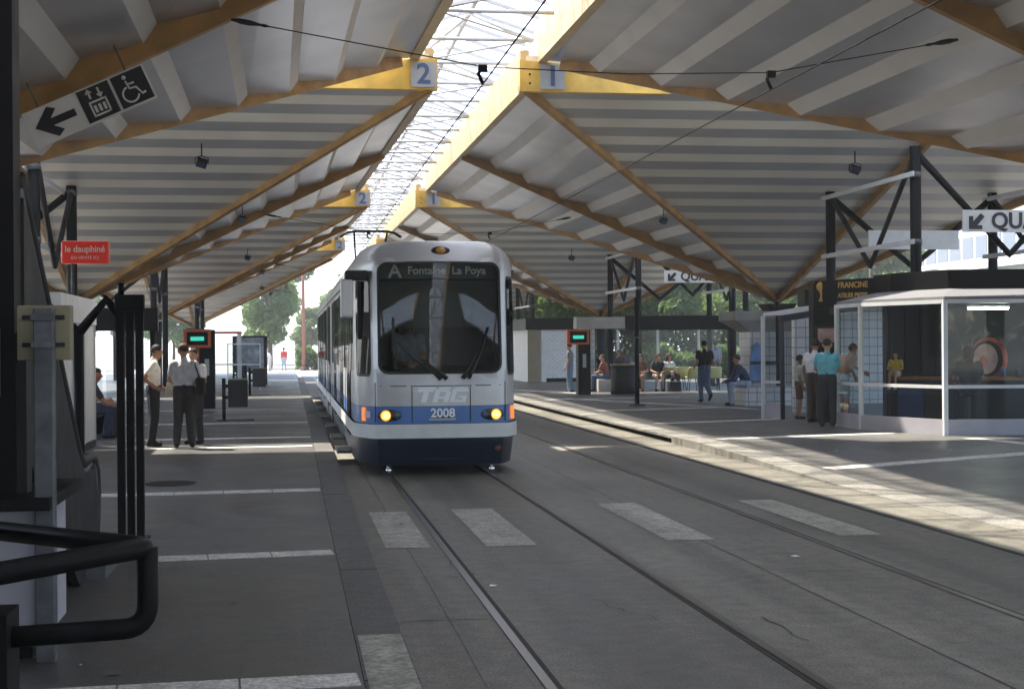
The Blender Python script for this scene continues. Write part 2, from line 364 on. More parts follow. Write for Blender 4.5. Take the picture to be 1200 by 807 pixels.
# tar seams, cracks and a repair patch in the road
def tar_line(pts, wd, name):
    m = MB(); pts = [Vector(p) for p in pts]; vs = []
    for i, p in enumerate(pts):
        d = (pts[min(i+1,len(pts)-1)]-pts[max(i-1,0)]).normalized(); q = Vector((-d.y,d.x,0))*wd*random.uniform(.3,.7); vs += [(p.x-q.x,p.y-q.y,.0022),(p.x+q.x,p.y+q.y,.0022)]
    m.add(vs, [(2*i,2*i+1,2*i+3,2*i+2) for i in range(len(pts)-1)]); return m.build(name, 'tar', road)
for x in (1.02,3.72): tar_line([(x+random.uniform(-.006,.006),y,0) for y in range(5,60)], .016, 'tar_seam')
for y, a, b in ((9.7,.7,1.28),(12.1,1.5,2.65),(18.3,2.9,4.6),(11.2,3.8,4.65),(20.2,4.8,6.1)): tar_line([(a+(b-a)*i/8,y+random.uniform(-.01,.01),0) for i in range(9)], .014, 'tar_seam')
for x, y, dx, dy, n_ in ((3.1,8.6,.02,.16,5),(2.35,9.4,-.03,.12,9),(6.2,15.5,.01,.2,12),(1.35,11.2,.0,.13,10)):
    p = [(x,y,0)]
    for i in range(n_): p.append((p[-1][0]+dx+random.uniform(-.07,.07), p[-1][1]+dy*random.uniform(.6,1.3), 0))
    tar_line(p, .012, 'crack')
# tracks
def track(cx, label):
    t = thing('tram_track', label, 'tram track', (cx,0,0))
    for s in (-1, 1):
        x = s*.7175; m = MB()
        m.box(x-.028, x+.028, -38, 95, -.12, .010); m.build('rail', 'rail_steel', t)
        m = MB(); i = -s
        m.box(min(x+i*.029, x+i*.066), max(x+i*.029, x+i*.066), -38, 95, -.1, .0035); g = m.build('flangeway', 'rail_rust', t)
    return t
track(2.06, 'grooved tram rails set in asphalt under the tram')
track(5.42, 'empty grooved tram rails beside the sunlit kerb')
# litter
for i in range(26):
    x, y = random.choice([(random.uniform(-1.2,.3), random.uniform(6.5,14)), (random.uniform(.8,6.5), random.uniform(7,19)), (random.uniform(8,11), random.uniform(18,26))])
    z = .004 if .68 < x < 6.8 else hp(y)
    m = MB(); a = random.uniform(0,6.3); r = random.uniform(.02,.05)
    m.add([(x+r*math.cos(a),y+r*math.sin(a),z+.004),(x+r*.5*math.cos(a+1.6),y+r*.5*math.sin(a+1.6),z+.012),(x-r*math.cos(a),y-r*math.sin(a),z+.006),(x+r*.5*math.cos(a-1.6),y+r*.5*math.sin(a-1.6),z+.003)], [(0,1,2,3)])
    tag(m.build('fallen_leaf', random.choice(['leaf_litter','leaf_litter','sign_white'])), 'small dry scrap of litter lying on the ground', 'litter', 'scraps of litter on the ground')
m = MB(); n = 24
m.add([(-1.55+.34*math.cos(2*math.pi*k/n), 19.6+.34*math.sin(2*math.pi*k/n), hp(19.6+.34*math.sin(2*math.pi*k/n))+.004) for k in range(n)], [tuple(range(n))])
for k in range(-3,4): q = math.sqrt(.31**2-(k*.08)**2); m.box(-1.55-q, -1.55+q, 19.6+k*.08-.02, 19.6+k*.08+.02, hp(19.3)-.01, hp(19.6+k*.08)+.009)
tag(m.build('manhole_cover', 'rail_rust'), 'round ribbed iron manhole cover set in the left platform', 'manhole cover')
# ------------------------------------------------------------ the folded station roof
B = 24.8; Y0 = 29.2; ZR = 6.9; ZL = 3.1
SIDES = {1: dict(r=4.72, l=14.1, t=20.9), -1: dict(r=2.76, l=-5.75, t=-13.0)}
YEND = Y0+2.5*B
SK_Z = 8.75; CX = 3.74; SX = .32; SZ = .56
def slab(parent, pts_lo, name, m, th=.07):
    """pts_lo: rows of (p_a, p_b) across the strip; closed thin profile"""
    mb = MB(); n = len(pts_lo); lo = [p for r in pts_lo for p in r]; hi = [(p[0],p[1],p[2]+th) for p in lo]; fs = []
    for i in range(n-1):
        a = 2*i; fs += [(a,a+1,a+3,a+2), (2*n+a,2*n+a+2,2*n+a+3,2*n+a+1), (a,a+2,2*n+a+2,2*n+a), (a+1,2*n+a+1,2*n+a+3,a+3)]
    fs += [(0,2*n,2*n+1,1), (2*n-2,2*n-1,4*n-1,4*n-2)]
    mb.add(lo+hi, fs); m2 = m if isinstance(m, str) else m[0]; o = mb.build(name, m2, parent)
    if not isinstance(m, str):
        o.data.materials.append(MATS[m[1]])
        o.data.polygons.foreach_set('material_index', [i for i in range(n-1) for _ in range(4)]+[0,n-2])
    return o
def bay(k):
    yk = Y0+k*B; y2 = yk+B; last = k == 2
    t = thing('canopy_bay', BAYS[k], 'canopy bay', (0,0,0), 0, 'canopy bays over the tracks')
    for sd, S in SIDES.items():
        xr, xl, xt = S['r'], S['l'], S['t']; hw = abs(xl-xr); n = 10; p = hw/n; drop = (ZR-ZL)/n
        # main slope: strips running along the tracks; the ridge edge climbs SX/SZ from one gable to the next
        def wt(d, y): return (y-yk)/B*(1-d/hw)
        for i in range(n):
            rows = []
            for d, z in ((i*p, ZR-i*drop), (i*p+.82*p, ZR-i*drop-.42*drop), ((i+1)*p, ZR-(i+1)*drop)):
                q = d/hw*B/2; ya, yb = yk+q, min(y2-q, YEND)
                if yb-ya < .02: yb = ya+.02
                rows.append(tuple((xr+sd*(d+SX*wt(d,y)), y, z+.02+SZ*wt(d,y)) for y in (ya,yb)))
            slab(t, rows, 'slope_panel', ('roof_sheet','roof_riser'))
        # cross gable: strips running across the tracks, both faces
        for f in (1, -1):
            if k == -2 and f == -1: continue
            nn = 15; q = (B/2)/nn; dz = (ZR-ZL)/nn
            for i in range(nn):
                rows = []
                for d, z in ((i*q, ZR-i*dz), (i*q+.62*q, ZR-i*dz-.46*dz), ((i+1)*q, ZR-(i+1)*dz)):
                    e = d/(B/2); u = (1-e) if f < 0 else 0
                    rows.append(((xr+sd*SX*u+(xl-xr)*e, yk+f*d, z+.025+SZ*u), (xt-(xt-xl)*e, yk+f*d, z+.025)))
                rp_ = i < 3 and f < 0; slab(t, rows, 'ridge_pane' if rp_ else 'gable_panel', 'ridge_pane' if rp_ else ('gable_flat','roof_sheet_cream'), .05)
        # timber ribs
        L1 = (xl, yk+B/2, ZL); L0 = (xl, yk-B/2, ZL); T = (xr, yk, ZR); TA = (xr+sd*SX, yk, ZR+SZ)
        def rib(a, b, h=.31, wd=.12, drop=-.22):
            m = MB(); m.beam(a, b, wd, h, drop=drop); m.build('rib', 'glulam', t)
        rib(T, L1)
        if k > -2: rib(Vector(TA).lerp(Vector(L0), .035), L0)
        m = MB(); m.prism([(xr,yk+.03,ZR+.07),(xt-sd*.3,yk+.03,ZR+.07),(xt-sd*.3,yk+.03,ZR+.1),(xr+sd*SX,yk+.03,ZR+SZ+.12),(xr,yk+.03,ZR+SZ+.12)], (0,.05,0)); m.build('closure_board', 'roof_sheet_cream', t)
        rib((xr+sd*SX/2, yk+B/2, ZR+SZ/2), (xl, yk+B/2, ZL), .36)
        rib((xl, yk, ZR), (xl, yk+B/2-.1, ZL), .26, .12, -.14)
        rib((xt, yk, ZR), (xl, yk+B/2, ZL), .34, .13, -.22)
        if k > -2: rib((xl, yk, ZR), (xl, yk-B/2+.1, ZL), .26, .12, -.14); rib((xt, yk, ZR), (xl, yk-B/2, ZL), .34, .13, -.22)
        # ridge beam
        ye = YEND if last else y2-.12
        m = MB(); fr_ = (ye-yk)/B; x0 = xr-sd*.02
        m.prism([(x0-sd*.09,yk+.1,ZR-.04),(x0+sd*.09,yk+.1,ZR-.04),(x0+sd*.09,yk+.1,ZR+.80),(x0-sd*.09,yk+.1,ZR+.80)], (sd*SX*fr_, ye-yk-.1, SZ*fr_))
        m.build('ridge_beam', 'glulam_pale', t)
        # yellow gusset with the number plate
        m = MB(); g0 = xr-sd*.16
        m.prism([(g0,yk-.14,ZR-.06),(g0+sd*3.1,yk-.14,ZR-.06),(g0+sd*1.0,yk-.14,ZR+.5),(g0,yk-.14,ZR+.56)], (0,.2,0))
        gu = m.build('gusset', 'yellow_paint', t)
        px = g0+sd*(.66 if sd > 0 else .28)
        m = MB(); m.box(px-.25,px+.25,yk-.19,yk-.165,ZR-.02,ZR+.47); pl = m.build('number_plate', 'plate_grey', t)
        text('1' if sd > 0 else '2', .56, 'sign_blue', pl, (px, yk-.194, ZR+.225), offset=.012)
        for bz in (.1,.28):
            m = MB(); m.tube([(g0+sd*.2,yk-.16,ZR+bz),(g0+sd*.2,yk-.13,ZR+bz)], .022, 8); m.build('bolt', 'dark_grey', t)
    # glazed ridge
    ye = YEND if last else y2
    nb = int(round((ye-yk)/1.24)); st = (ye-yk)/nb; xa, xb = SIDES[-1]['r']-.42, SIDES[1]['r']+.42; zb = ZR+1.42
    for i in range(nb):
        ya, yb = yk+i*st+.03, yk+(i+1)*st-.03
        for x in (xa, xb):
            m = MB(); m.prism([(x,ya,zb),(CX,ya,SK_Z),(CX,yb,SK_Z),(x,yb,zb)], (0,0,.012)); m.build('roof_pane', 'roof_pane', t)
    for i in range(nb+1):
        y = yk+i*st
        if i == nb and not last: break
        m = MB(); m.beam((xa,y,zb),(CX,y,SK_Z),.05,.07); m.beam((CX,y,SK_Z),(xb,y,zb),.05,.07); m.build('glazing_bar', 'skylight_steel', t)
        if i % 2 == 0:
            m = MB(); zt = ZR+.98; m.tube([(xa+.3,y,zt),(xb-.3,y,zt)], .036, 8); m.build('strut', 'skylight_steel', t)
            if i+2 <= nb:
                m = MB(); fl = (i//2) % 2
                m.tube([(xa+.3 if fl else xb-.3,y,zt),(xb-.3 if fl else xa+.3,y+2*st,zt)], .022, 8); m.build('diagonal', 'skylight_steel', t)
                if i % 4 == 0:
                    m = MB(); m.tube([(xb-.3,y,zt),(CX,y+1.2,SK_Z-.1),(xa+.3,y+2*st,zt)], .04, 8); m.build('brace', 'skylight_steel', t)
    m = MB(); m.tube([(CX,yk,SK_Z-.06),(CX,ye,SK_Z-.06)], .05, 8); m.build('ridge_purlin', 'skylight_steel', t)
    for x, s2 in ((xa,1),(xb,-1)):
        m = MB(); m.box(x-.05, x+.05, yk+.02, ye-.02, zb-.08, zb-.002); m.build('sill', 'white_steel', t)
        m = MB(); m.prism([(x-.03,yk,ZR+.8),(x+.03,yk,ZR+.8),(x+.03,yk,zb-.09),(x-.03,yk,zb-.09)], (0,ye-yk,0)); m.build('upstand', 'roof_pane', t)
    return t
BAYS = {-2: 'folded canopy bay behind the pipe railing and cabinet', -1: 'folded canopy bay that the white lift sign hangs under', 0: 'folded canopy bay over the front half of the tram', 1: 'folded canopy bay over the rear of the tram and the waiting shelter', 2: 'end canopy bay open to the sky beyond the poster panel'}
for k in range(-2, 3): bay(k)

# columns that take the low points of the folds
for j in range(-1, 4):
    y = Y0+(j-.5)*B
    for sd, S in SIDES.items():
        t = thing('roof_column', 'short black steel column under the meeting point of the canopy ribs', 'column', (S['l'], y, 0), 0, 'columns under the canopy low points')
        z0 = hp(y)-.01
        m = MB(); m.tube([(0,0,z0),(0,0,2.5)], .2, 14); m.build('shaft', 'black_steel', t)
        m = MB(); m.add([(-.45,-.45,2.93),(.45,-.45,2.93),(.45,.45,2.93),(-.45,.45,2.93),(-.2,-.2,2.5),(.2,-.2,2.5),(.2,.2,2.5),(-.2,.2,2.5)], [(0,1,2,3),(7,6,5,4),(0,4,5,1),(1,5,6,2),(2,6,7,3),(3,7,4,0)]); m.build('head', 'black_steel', t)

# lattice towers with V braces
def tower(sd, ya, label, txt=True):
    x0 = 12.9 if sd > 0 else -4.8; x1 = x0+sd*4.15; yb = ya+4.9; zt = 5.86
    t = thing('lattice_tower', label, 'lattice tower', (0,0,0), 0, 'black lattice towers beside the platforms')
    ztop = {ya: zt, yb: 5.42}
    for x in (x0,x1):
        for y in (ya,yb):
            m = MB(); m.tube([(x,y,hp(y)-.01),(x,y,ztop[y])], .115, 12); m.build('post', 'black_steel', t)
            for z in (5.27,3.87):
                m = MB(); m.tube([(x,y,z-.06),(x,y,z+.06)], .128, 12); m.build('clamp_band', 'galvanised', t)
    xm, ym = (x0+x1)/2, (ya+yb)/2
    for y in (ya,yb):
        m = MB(); m.tube([(x0,y,ztop[y]-.12),(xm,y,3.62),(x1,y,ztop[y]-.12)], .085, 8); m.build('brace', 'black_steel', t)
    for x in (x0,x1):
        m = MB(); m.tube([(x,ya,zt-.12),(x,ym,3.5),(x,yb,ztop[yb]-.12)], .06, 8); m.build('brace', 'dark_grey', t)
        for z in (5.27,3.87):
            m = MB(); m.box(x-.17,x-.135,ya-.25,yb+.2,z-.05,z+.05); m.build('flat_bar', 'white_steel', t)
    return t
def dirsign(x0, y, z, txt, label, flip=False, w=2.3):
    t = thing('direction_sign', label, 'sign', (x0,y,z))
    m = MB(); m.box(0,w,0,.05,-.23,.23); m.build('board', 'sign_white', t)
    if txt:
        text(txt, .46, 'sign_navy', t, (.62,-.006,-.005), align='LEFT', offset=.012)
        m = MB(); a = [(.16,-.16),(.46,-.16),(.38,-.08),(.29,-.08),(.50,.12),(.42,.19),(.21,0),(.21,.06),(.14,.14)]
        m.prism([(.13,-.008,-.17),(.42,-.008,-.17),(.42,-.008,-.09),(.31,-.008,-.09),(.47,-.008,.09),(.39,-.008,.16),(.22,-.008,-.01),(.22,-.008,.10),(.13,-.008,.10)], (0,.007,0)); m.build('arrow', 'sign_navy', t)
    for x in (.3,w-.3):
        m = MB(); m.box(x-.02,x+.02,.052,.09,-.2,.2); m.build('bracket', 'galvanised', t)
    return t
tower(1, 29.2, 'black lattice tower with V braces rising behind the glazed bar'); tower(1, 54.0, 'black lattice tower with V braces beside the waiting area'); tower(1, 78.8, 'black lattice tower with V braces by the white brick block')
tower(-1, 29.2, 'black lattice tower with V braces above the left kiosk'); tower(-1, 54.0, 'black lattice tower with V braces behind the left orange display'); tower(-1, 78.8, 'black lattice tower with V braces near the red telephone booth')
dirsign(13.85, 29.0, 4.3, 'QUAI', 'white board with arrow and the word QUAI on the lattice tower behind the glazed bar')
dirsign(13.8, 33.95, 4.26, '', 'blank back of a white sign board behind the lattice tower')
dirsign(13.85, 53.8, 4.3, 'QUAI', 'white board with arrow and the word QUAI above the waiting area')
dirsign(13.6, 78.6, 4.3, 'QUAI', 'white board with arrow and the word QUAI above the white brick block')

# lift and wheelchair sign under the roof rib
t = thing('lift_sign', 'white sign with arrow, lift and wheelchair symbols under the roof rib', 'sign', (-2.11,16.4,4.41)); t.rotation_euler = (0,-R(24.5),0)
m = MB(); m.box(-.69,.69,0,.05,-.2,.2); m.build('board', 'sign_white', t, .006)
m = MB(); m.prism([(-.62,-.008,0),(-.42,-.008,.17),(-.34,-.008,.12),(-.43,-.008,.04),(-.16,-.008,.04),(-.16,-.008,-.04),(-.43,-.008,-.04),(-.34,-.008,-.12),(-.42,-.008,-.17)], (0,.007,0)); m.build('arrow', 'sign_navy', t)
for x in (.1,.49):
    m = MB(); m.box(x-.18,x+.18,-.008,-.001,-.18,.18); m.build('symbol_plate', 'sign_navy', t)
m = MB()
for q in ((.0,.2,-.14,-.12),(.0,.2,.01,.03),(.0,.02,-.14,.03),(.18,.2,-.14,.03)): m.box(q[0],q[1],-.014,-.009,q[2],q[3])
for i in range(3): m.box(.035+i*.05,.065+i*.05,-.014,-.009,-.1,-.02)
for x,s in ((.04,1),(.15,-1)):
    m.box(x-.012,x+.012,-.014,-.009,.06,.15); zc = .15 if s > 0 else .055
    m.prism([(x-.04,-.014,zc-s*.03),(x+.04,-.014,zc-s*.03),(x,-.014,zc+s*.02)], (0,.005,0))
m.build('lift_symbol', 'sign_white', t)
m = MB()
m.tube([(.45+.085*math.cos(a),-.012,-.06+.085*math.sin(a)) for a in [R(100+i*20) for i in range(13)]], .011, 6)
m.tube([(.45,-.012,.09),(.46,-.012,.0),(.53,-.012,-.01),(.57,-.012,-.1),(.61,-.012,-.09)], .013, 6); m.tube([(.455,-.012,.05),(.53,-.012,.045)], .011, 6); m.ball((.45,-.012,.13), (.024,.01,.024), 10, 6)
m.build('wheelchair_symbol', 'sign_white', t)
for x in (-.5,.5):
    m = MB(); m.tube([(x,.03,.19),(x,.06,.85)], .012, 6); m.build('hanger', 'galvanised', t)

# overhead line
for x, lab in ((2.2,'thin black contact wire hung over the track under the tram'), (5.62,'thin black contact wire hung over the empty track')):
    m = MB(); m.tube([(x,-30,4.78),(x,5,4.76),(x,16.8,4.78),(x,41.6,4.76),(x,66.4,4.76),(x,120,4.76)], .009, 6); tag(m.build('contact_wire', 'wire'), lab, 'wire')
def span(y, lab):
    t = thing('span_wire', lab, 'span wire', (0,y,0))
    S1, S2 = SIDES[-1], SIDES[1]
    xl, xr = -.62, 7.95; zl = 5.45; zr = 5.42
    m = MB(); m.tube([(xl,0,zl),(2.2,0,4.98),(3.9,0,4.93),(5.62,0,4.98),(xr,0,zr)], .007, 6); m.build('cable', 'wire', t)
    for x in (2.2,5.62):
        m = MB(); m.tube([(x,0,4.99),(x-.05,0,4.9),(x,0,4.79)], .022, 8); m.box(x-.05,x+.05,-.03,.03,4.92,5.0); m.build('clamp', 'black_steel', t)
    for a, b in (((xl,0,zl),(xl+.42,0,zl-.07)),((xr,0,zr),(xr-.42,0,zr-.078))):
        m = MB(); a, b = Vector(a), Vector(b); pts = [a.lerp(b,i/8) for i in range(9)]; m.tube(pts, [.016,.022,.032,.032,.032,.022,.014,.02,.008], 8); m.build('insulator', 'dark_grey', t)
span(16.75, 'cross span wire with insulators carrying the contact wires near the lift sign'); span(41.5, 'cross span wire over the middle of the tram'); span(66.3, 'cross span wire beyond the waiting area')
# floodlights hung from ribs
def flood(x, y, z, lab):
    t = thing('floodlight', lab, 'floodlight', (x,y,z), 0, 'small floodlights under the ribs'); t.scale = (.8,.8,.8)
    rot = Matrix.Rotation(R(32),4,'X') @ Matrix.Rotation(R(18),4,'Y')
    def tilt(mb): mb.v = [tuple(rot @ Vector(v)+Vector((0,0,-.12))) for v in mb.v]; return mb
    m = MB(); m.box(-.10,.10,-.06,.07,-.08,.08); tilt(m).build('housing', 'dark_grey', t, .012)
    m = MB(); m.box(-.085,.085,-.068,-.061,-.065,.065); tilt(m).build('lens', 'window_dark', t)
    m = MB()
    for q in range(-3,4): m.box(q*.026-.004,q*.026+.004,.071,.10,-.06,.06)
    tilt(m).build('cooling_fins', 'dark_grey', t)
    m = MB(); m.tube([(-.125,.0,-.13),(-.125,0,-.02),(.0,0,.02),(.125,0,-.02),(.125,0,-.13)], .010, 6); m.tube([(0,0,.02),(0,0,.26)], .014, 6); m.build('yoke', 'dark_grey', t)
lab = 'small black floodlight hung under a canopy rib'
def ribpt(sd, k, f, e):
    S = SIDES[sd]; return (S['r']+(S['l']-S['r'])*e, Y0+k*B+f*B/2*e, ZR+(ZL-ZR)*e-.34)
for sd in (1,-1):
    for k in (0,1,2):
        for f, e in ((-1,.48),(1,.45)):
            p = ribpt(sd,k,f,e); flood(*p, lab)
# ------------------------------------------------------------ the tram (local origin: nose centre at rail level, body runs along +Y)
TL = 29.2
tram = thing('tram', 'silver and blue articulated tram number 2008 with lit yellow headlights', 'tram', (2.06,20.35,0))
PLAN = [(0,0),(.45,.012),(.80,.05),(.885,.085),(.94,.16),(1.02,.36),(1.10,.60),(1.14,.85),(1.15,1.2),(1.15,12.4)]
def half(z, ext=0, yend=None):
    """plan outline at height z, right half from nose centre back"""
    ins = 0; lean = max(0, z-1.25)*.11
    if z > 2.92:
        q = min(1, (z-2.92)/.36); ins = .36*(1-math.sqrt(max(0, 1-q*q)))
    if z < .5: lean += (.5-z)*.35; ins = (.5-z)*.08
    out = []
    for i, (x,y) in enumerate(PLAN):
        k = 1-(ins/1.15); yy = y+lean+ins*(.75 if y < 1.3 else 0)
        if i == len(PLAN)-1 and yend: yy = yend
        out.append((x*k+(ext if x > .3 else 0), yy-(ext if y < .7 else 0)))
    return out
def ring(z, ext=0, yend=None):
    h = half(z, ext, yend); return [(-x,y,z) for x,y in h[:0:-1]]+[(x,y,z) for x,y in h]
def shell(zs, name, m, ext=0, hole=None, cap=True, yend=None):
    mb = MB(); rs = [ring(z,ext,yend) for z in zs]; n = len(rs[0]); vs = [p for r in rs for p in r]; fs = []
    mid = len(PLAN)-1
    for i in range(len(zs)-1):
        for k in range(n-1):
            if hole and zs[i] >= hole[0]-1e-4 and zs[i+1] <= hole[1]+1e-4 and abs(k+.5-mid) < 3: continue
            fs.append((i*n+k, i*n+k+1, (i+1)*n+k+1, (i+1)*n+k))
    if cap: fs.append(tuple(range((len(zs)-1)*n, len(zs)*n)))
    mb.add(vs, fs, True); o = mb.build(name, m, tram)
    md = o.modifiers.new('es', 'EDGE_SPLIT'); md.split_angle = R(28); return o
W0, W1 = 1.40, 2.98
shell([.97,1.1,1.25,W0,1.9,2.4,2.82,2.92,W1,3.06,3.14,3.2,3.245,3.27,3.28], 'body', 'silver_paint', hole=(W0,W1))
shell([.73,.80,.88,.965], 'blue_stripe', 'tram_blue', -.004, cap=False)
shell([.53,.545,.60,.66,.712,.725], 'bumper', 'tram_white', .035, cap=False)
shell([.14,.2,.3,.42,.50,.528], 'skirt', 'tram_navy', -.01, cap=False)
# windscreen surround: rounded ring filling the square opening
def rrect(hx, z0, z1, r, n=6):
    pts = []
    for cx, cz, a0 in ((hx-r,z1-r,0),(-hx+r,z1-r,90),(-hx+r,z0+r,180),(hx-r,z0+r,270)):
        for i in range(n+1):
            a = R(a0+90*i/n); pts.append((cx+r*math.cos(a), cz+r*math.sin(a)))
    return pts
def fronty(x, z):
    h = half(z); x = abs(x)
    for (x0,y0),(x1,y1) in zip(h, h[1:]):
        if x <= x1 or (x1,y1) == h[-1]: return y0+(y1-y0)*(x-x0)/max(1e-6,(x1-x0))
def fring(outer, inner, name, m, off0, off1, parent=tram):
    mb = MB(); n = len(outer); vs = []
    for pts, off in ((outer,off0),(inner,off1)): vs += [(x, fronty(x,z)+off, z) for x,z in pts]
    vs += [(x, fronty(x,z)+.04, z) for x,z in inner]
    fs = [(i,(i+1)%n,n+(i+1)%n,n+i) for i in range(n)]+[(n+i,n+(i+1)%n,2*n+(i+1)%n,2*n+i) for i in range(n)]
    mb.add(vs, fs); return mb.build(name, m, parent)
fring(rrect(.925,W0-.05,W1+.05,.17), rrect(.865,W0+.01,W1-.01,.15), 'windscreen_frame', 'silver_paint', -.012, -.016)
fring(rrect(.865,W0+.01,W1-.01,.15), rrect(.83,W0+.045,W1-.045,.13), 'windscreen_seal', 'rubber', -.014, -.012)
mb = MB(); nx, nz = 10, 10; vs = []
for j in range(nz+1):
    for i in range(nx+1):
        x = -.86+1.72*i/nx; z = W0+.02+(W1-W0-.04)*j/nz; vs.append((x, fronty(x,z)+.012-.02*math.cos(x*1.6), z))
mb.add(vs, [(j*(nx+1)+i, j*(nx+1)+i+1, (j+1)*(nx+1)+i+1, (j+1)*(nx+1)+i) for j in range(nz) for i in range(nx)], True)
mb.build('windscreen', 'windscreen', tram)
# cab interior
m = MB(); m.box(-1.05,1.05,1.9,1.94,.6,3.1); m.build('cab_bulkhead', 'dark_panel', tram)
m = MB(); m.box(-1.0,1.0,.55,1.9,.95,1.0); m.build('cab_floor', 'dark_panel', tram)
m = MB(); m.prism([(-.9,.32,1.0),(-.9,.85,1.0),(-.9,.85,1.52),(-.9,.35,1.40)], (1.8,0,0)); m.build('dashboard', 'dark_panel', tram)
m = MB(); m.prism([(-.84,.40,2.06),(-.84,.48,2.72),(-.84,.49,2.72),(-.84,.41,2.06)], (1.68,0,0)); m.build('sun_blind', 'blind', tram)
m = MB(); m.box(-.88,.88,.42,.46,2.74,2.97); m.build('destination_box', 'dark_panel', tram)
seat = MB(); seat.box(-.58,-.14,1.05,1.45,1.25,1.4); seat.box(-.56,-.16,1.42,1.54,1.35,1.95); so_ = seat.build('driver_seat', 'seat_fabric', tram, .05)
m = MB(); m.box(-.48,-.24,1.41,1.52,1.98,2.22); m.build('headrest', 'cream_panel', so_, .04)
for q in (-.99,.99): m = MB(); m.box(q-.01,q+.01,1.0,1.8,1.0,2.6); m.build('cab_lining', 'dark_panel', tram)
# lettering
text('A', .27, 'text_dest', tram, (-.60,.39,2.845), (R(90),0,0), offset=.006)
text('Fontaine  La Poya', .155, 'text_dest', tram, (.13,.39,2.855), (R(90),0,0), offset=.003)
text('2008', .17, 'text_pale', tram, (.02,-.006,.868), (R(90),0,0), offset=.004)
o = text('2008', .13, 'text_pale', tram, (-1.015,.325,.85), (R(90),0,-R(69)), offset=.002)
# TAG emblem: slanted block letters with speed lines cut across
g = MB(); SH = .28
def para(x0, x1, z0, z1):
    s = lambda x, z: (x+SH*(z-1.11), fronty(x,z)-.008, z)
    g.prism([s(x0,z0),s(x1,z0),s(x1,z1),s(x0,z1)], (0,.006,0))
para(-.34,-.12,1.165,1.20); para(-.34,-.10,1.205,1.225); para(-.26,-.18,1.02,1.163)
para(-.10,.10,1.165,1.20); para(-.06,.10,1.205,1.225); para(-.10,-.03,1.02,1.163); para(.05,.12,1.02,1.163); para(-.03,.05,1.07,1.10)
para(.14,.36,1.165,1.20); para(.16,.34,1.205,1.225); para(.14,.20,1.02,1.163); para(.20,.36,1.02,1.05); para(.30,.36,1.052,1.11); para(.25,.30,1.085,1.11)
g.build('emblem', 'text_pale', tram)
# panel joints and bumper step
for x in (-.405,.405): m = MB(); m.box(x-.006,x+.006,fronty(x,1)-.006,fronty(x,1)+.02,.75,1.238); m.build('panel_joint', 'rubber', tram)
m = MB(); m.prism([(x,fronty(x,1.245)-.005,1.242) for x in (-.84,-.6,-.3,0,.3,.6,.84)]+[(x,fronty(x,1.245)+.02,1.242) for x in (.84,.6,.3,0,-.3,-.6,-.84)], (0,0,.012)); m.build('panel_joint', 'rubber', tram)
m = MB(); m.box(-.17,.2,-.03,.0,.775,.80); m.build('front_handle', 'text_grey', tram)
m = MB(); m.box(-.15,.18,-.008,.01,.805,.825); m.build('handle_shadow', 'rubber', tram)  # dark strip standing in for the shadow gap at the handle
# headlights
for sd in (-1,1):
    x = sd*.68; y = fronty(.68,.85)
    m = MB(); m.ball((x-.0*sd,y+.03,.845), (.20,.055,.092), 18, 10); hb = m.build('headlight', 'dark_panel', tram)
    m = MB(); m.ball((x+sd*.0-.085 if sd < 0 else x+.085,y-.012,.845), (.075,.03,.075), 16, 8); m.build('lamp_glow', 'lamp_glow', hb)  # larger glowing ball added as the orange halo of the lamp
    m = MB(); m.ball((x-.085 if sd < 0 else x+.085,y-.034,.845), (.052,.018,.052), 16, 8); m.build('lamp', 'lamp_yellow', hb)
    m = MB(); m.ball((x+.07 if sd < 0 else x-.07,y-.006,.845), (.055,.022,.055), 14, 8); m.build('fog_lamp', 'window_dark', hb)
    xi = sd*1.04; yi = fronty(1.04,.85)
    m = MB(); m.box(xi-.035,xi+.035,yi-.03,yi+.05,.76,.95); m.build('indicator', 'lamp_orange', tram, .01)
m = MB(); m.ball((.03,fronty(0,3.13)-.0,3.13), (.135,.05,.062), 16, 8); tl = m.build('top_lamp', 'dark_panel', tram)
m = MB(); m.ball((.03,fronty(0,3.13)-.03,3.13), (.075,.035,.045), 14, 8); m.build('lens', 'lens_orange', tl)
# wipers
for pts in ([(-.02,-.03,1.34),(-.12,.0,1.44),(-.40,.03,1.62),(-.62,.06,1.86)], [(.06,-.03,1.34),(-.02,.0,1.42),(-.30,.02,1.62)],
            [(.36,-.03,1.35),(.42,.0,1.46),(.56,.04,1.75),(.66,.07,2.06)], [(.28,-.03,1.35),(.34,.0,1.44),(.50,.03,1.7)]):
    m = MB(); pts = [(x+.02, fronty(x,max(z,1.3))-.035, z) for x,_,z in pts]
    m.tube(pts, [.032,.026,.014,.01][:len(pts)], 8); m.build('wiper', 'rubber', tram)
m = MB(); m.prism([(-.66+0,.075,1.5),(-.60,.07,1.48),(-.64,.10,2.2),(-.67,.10,2.2)], (0,.01,0)); m.build('wiper_blade', 'rubber', tram)
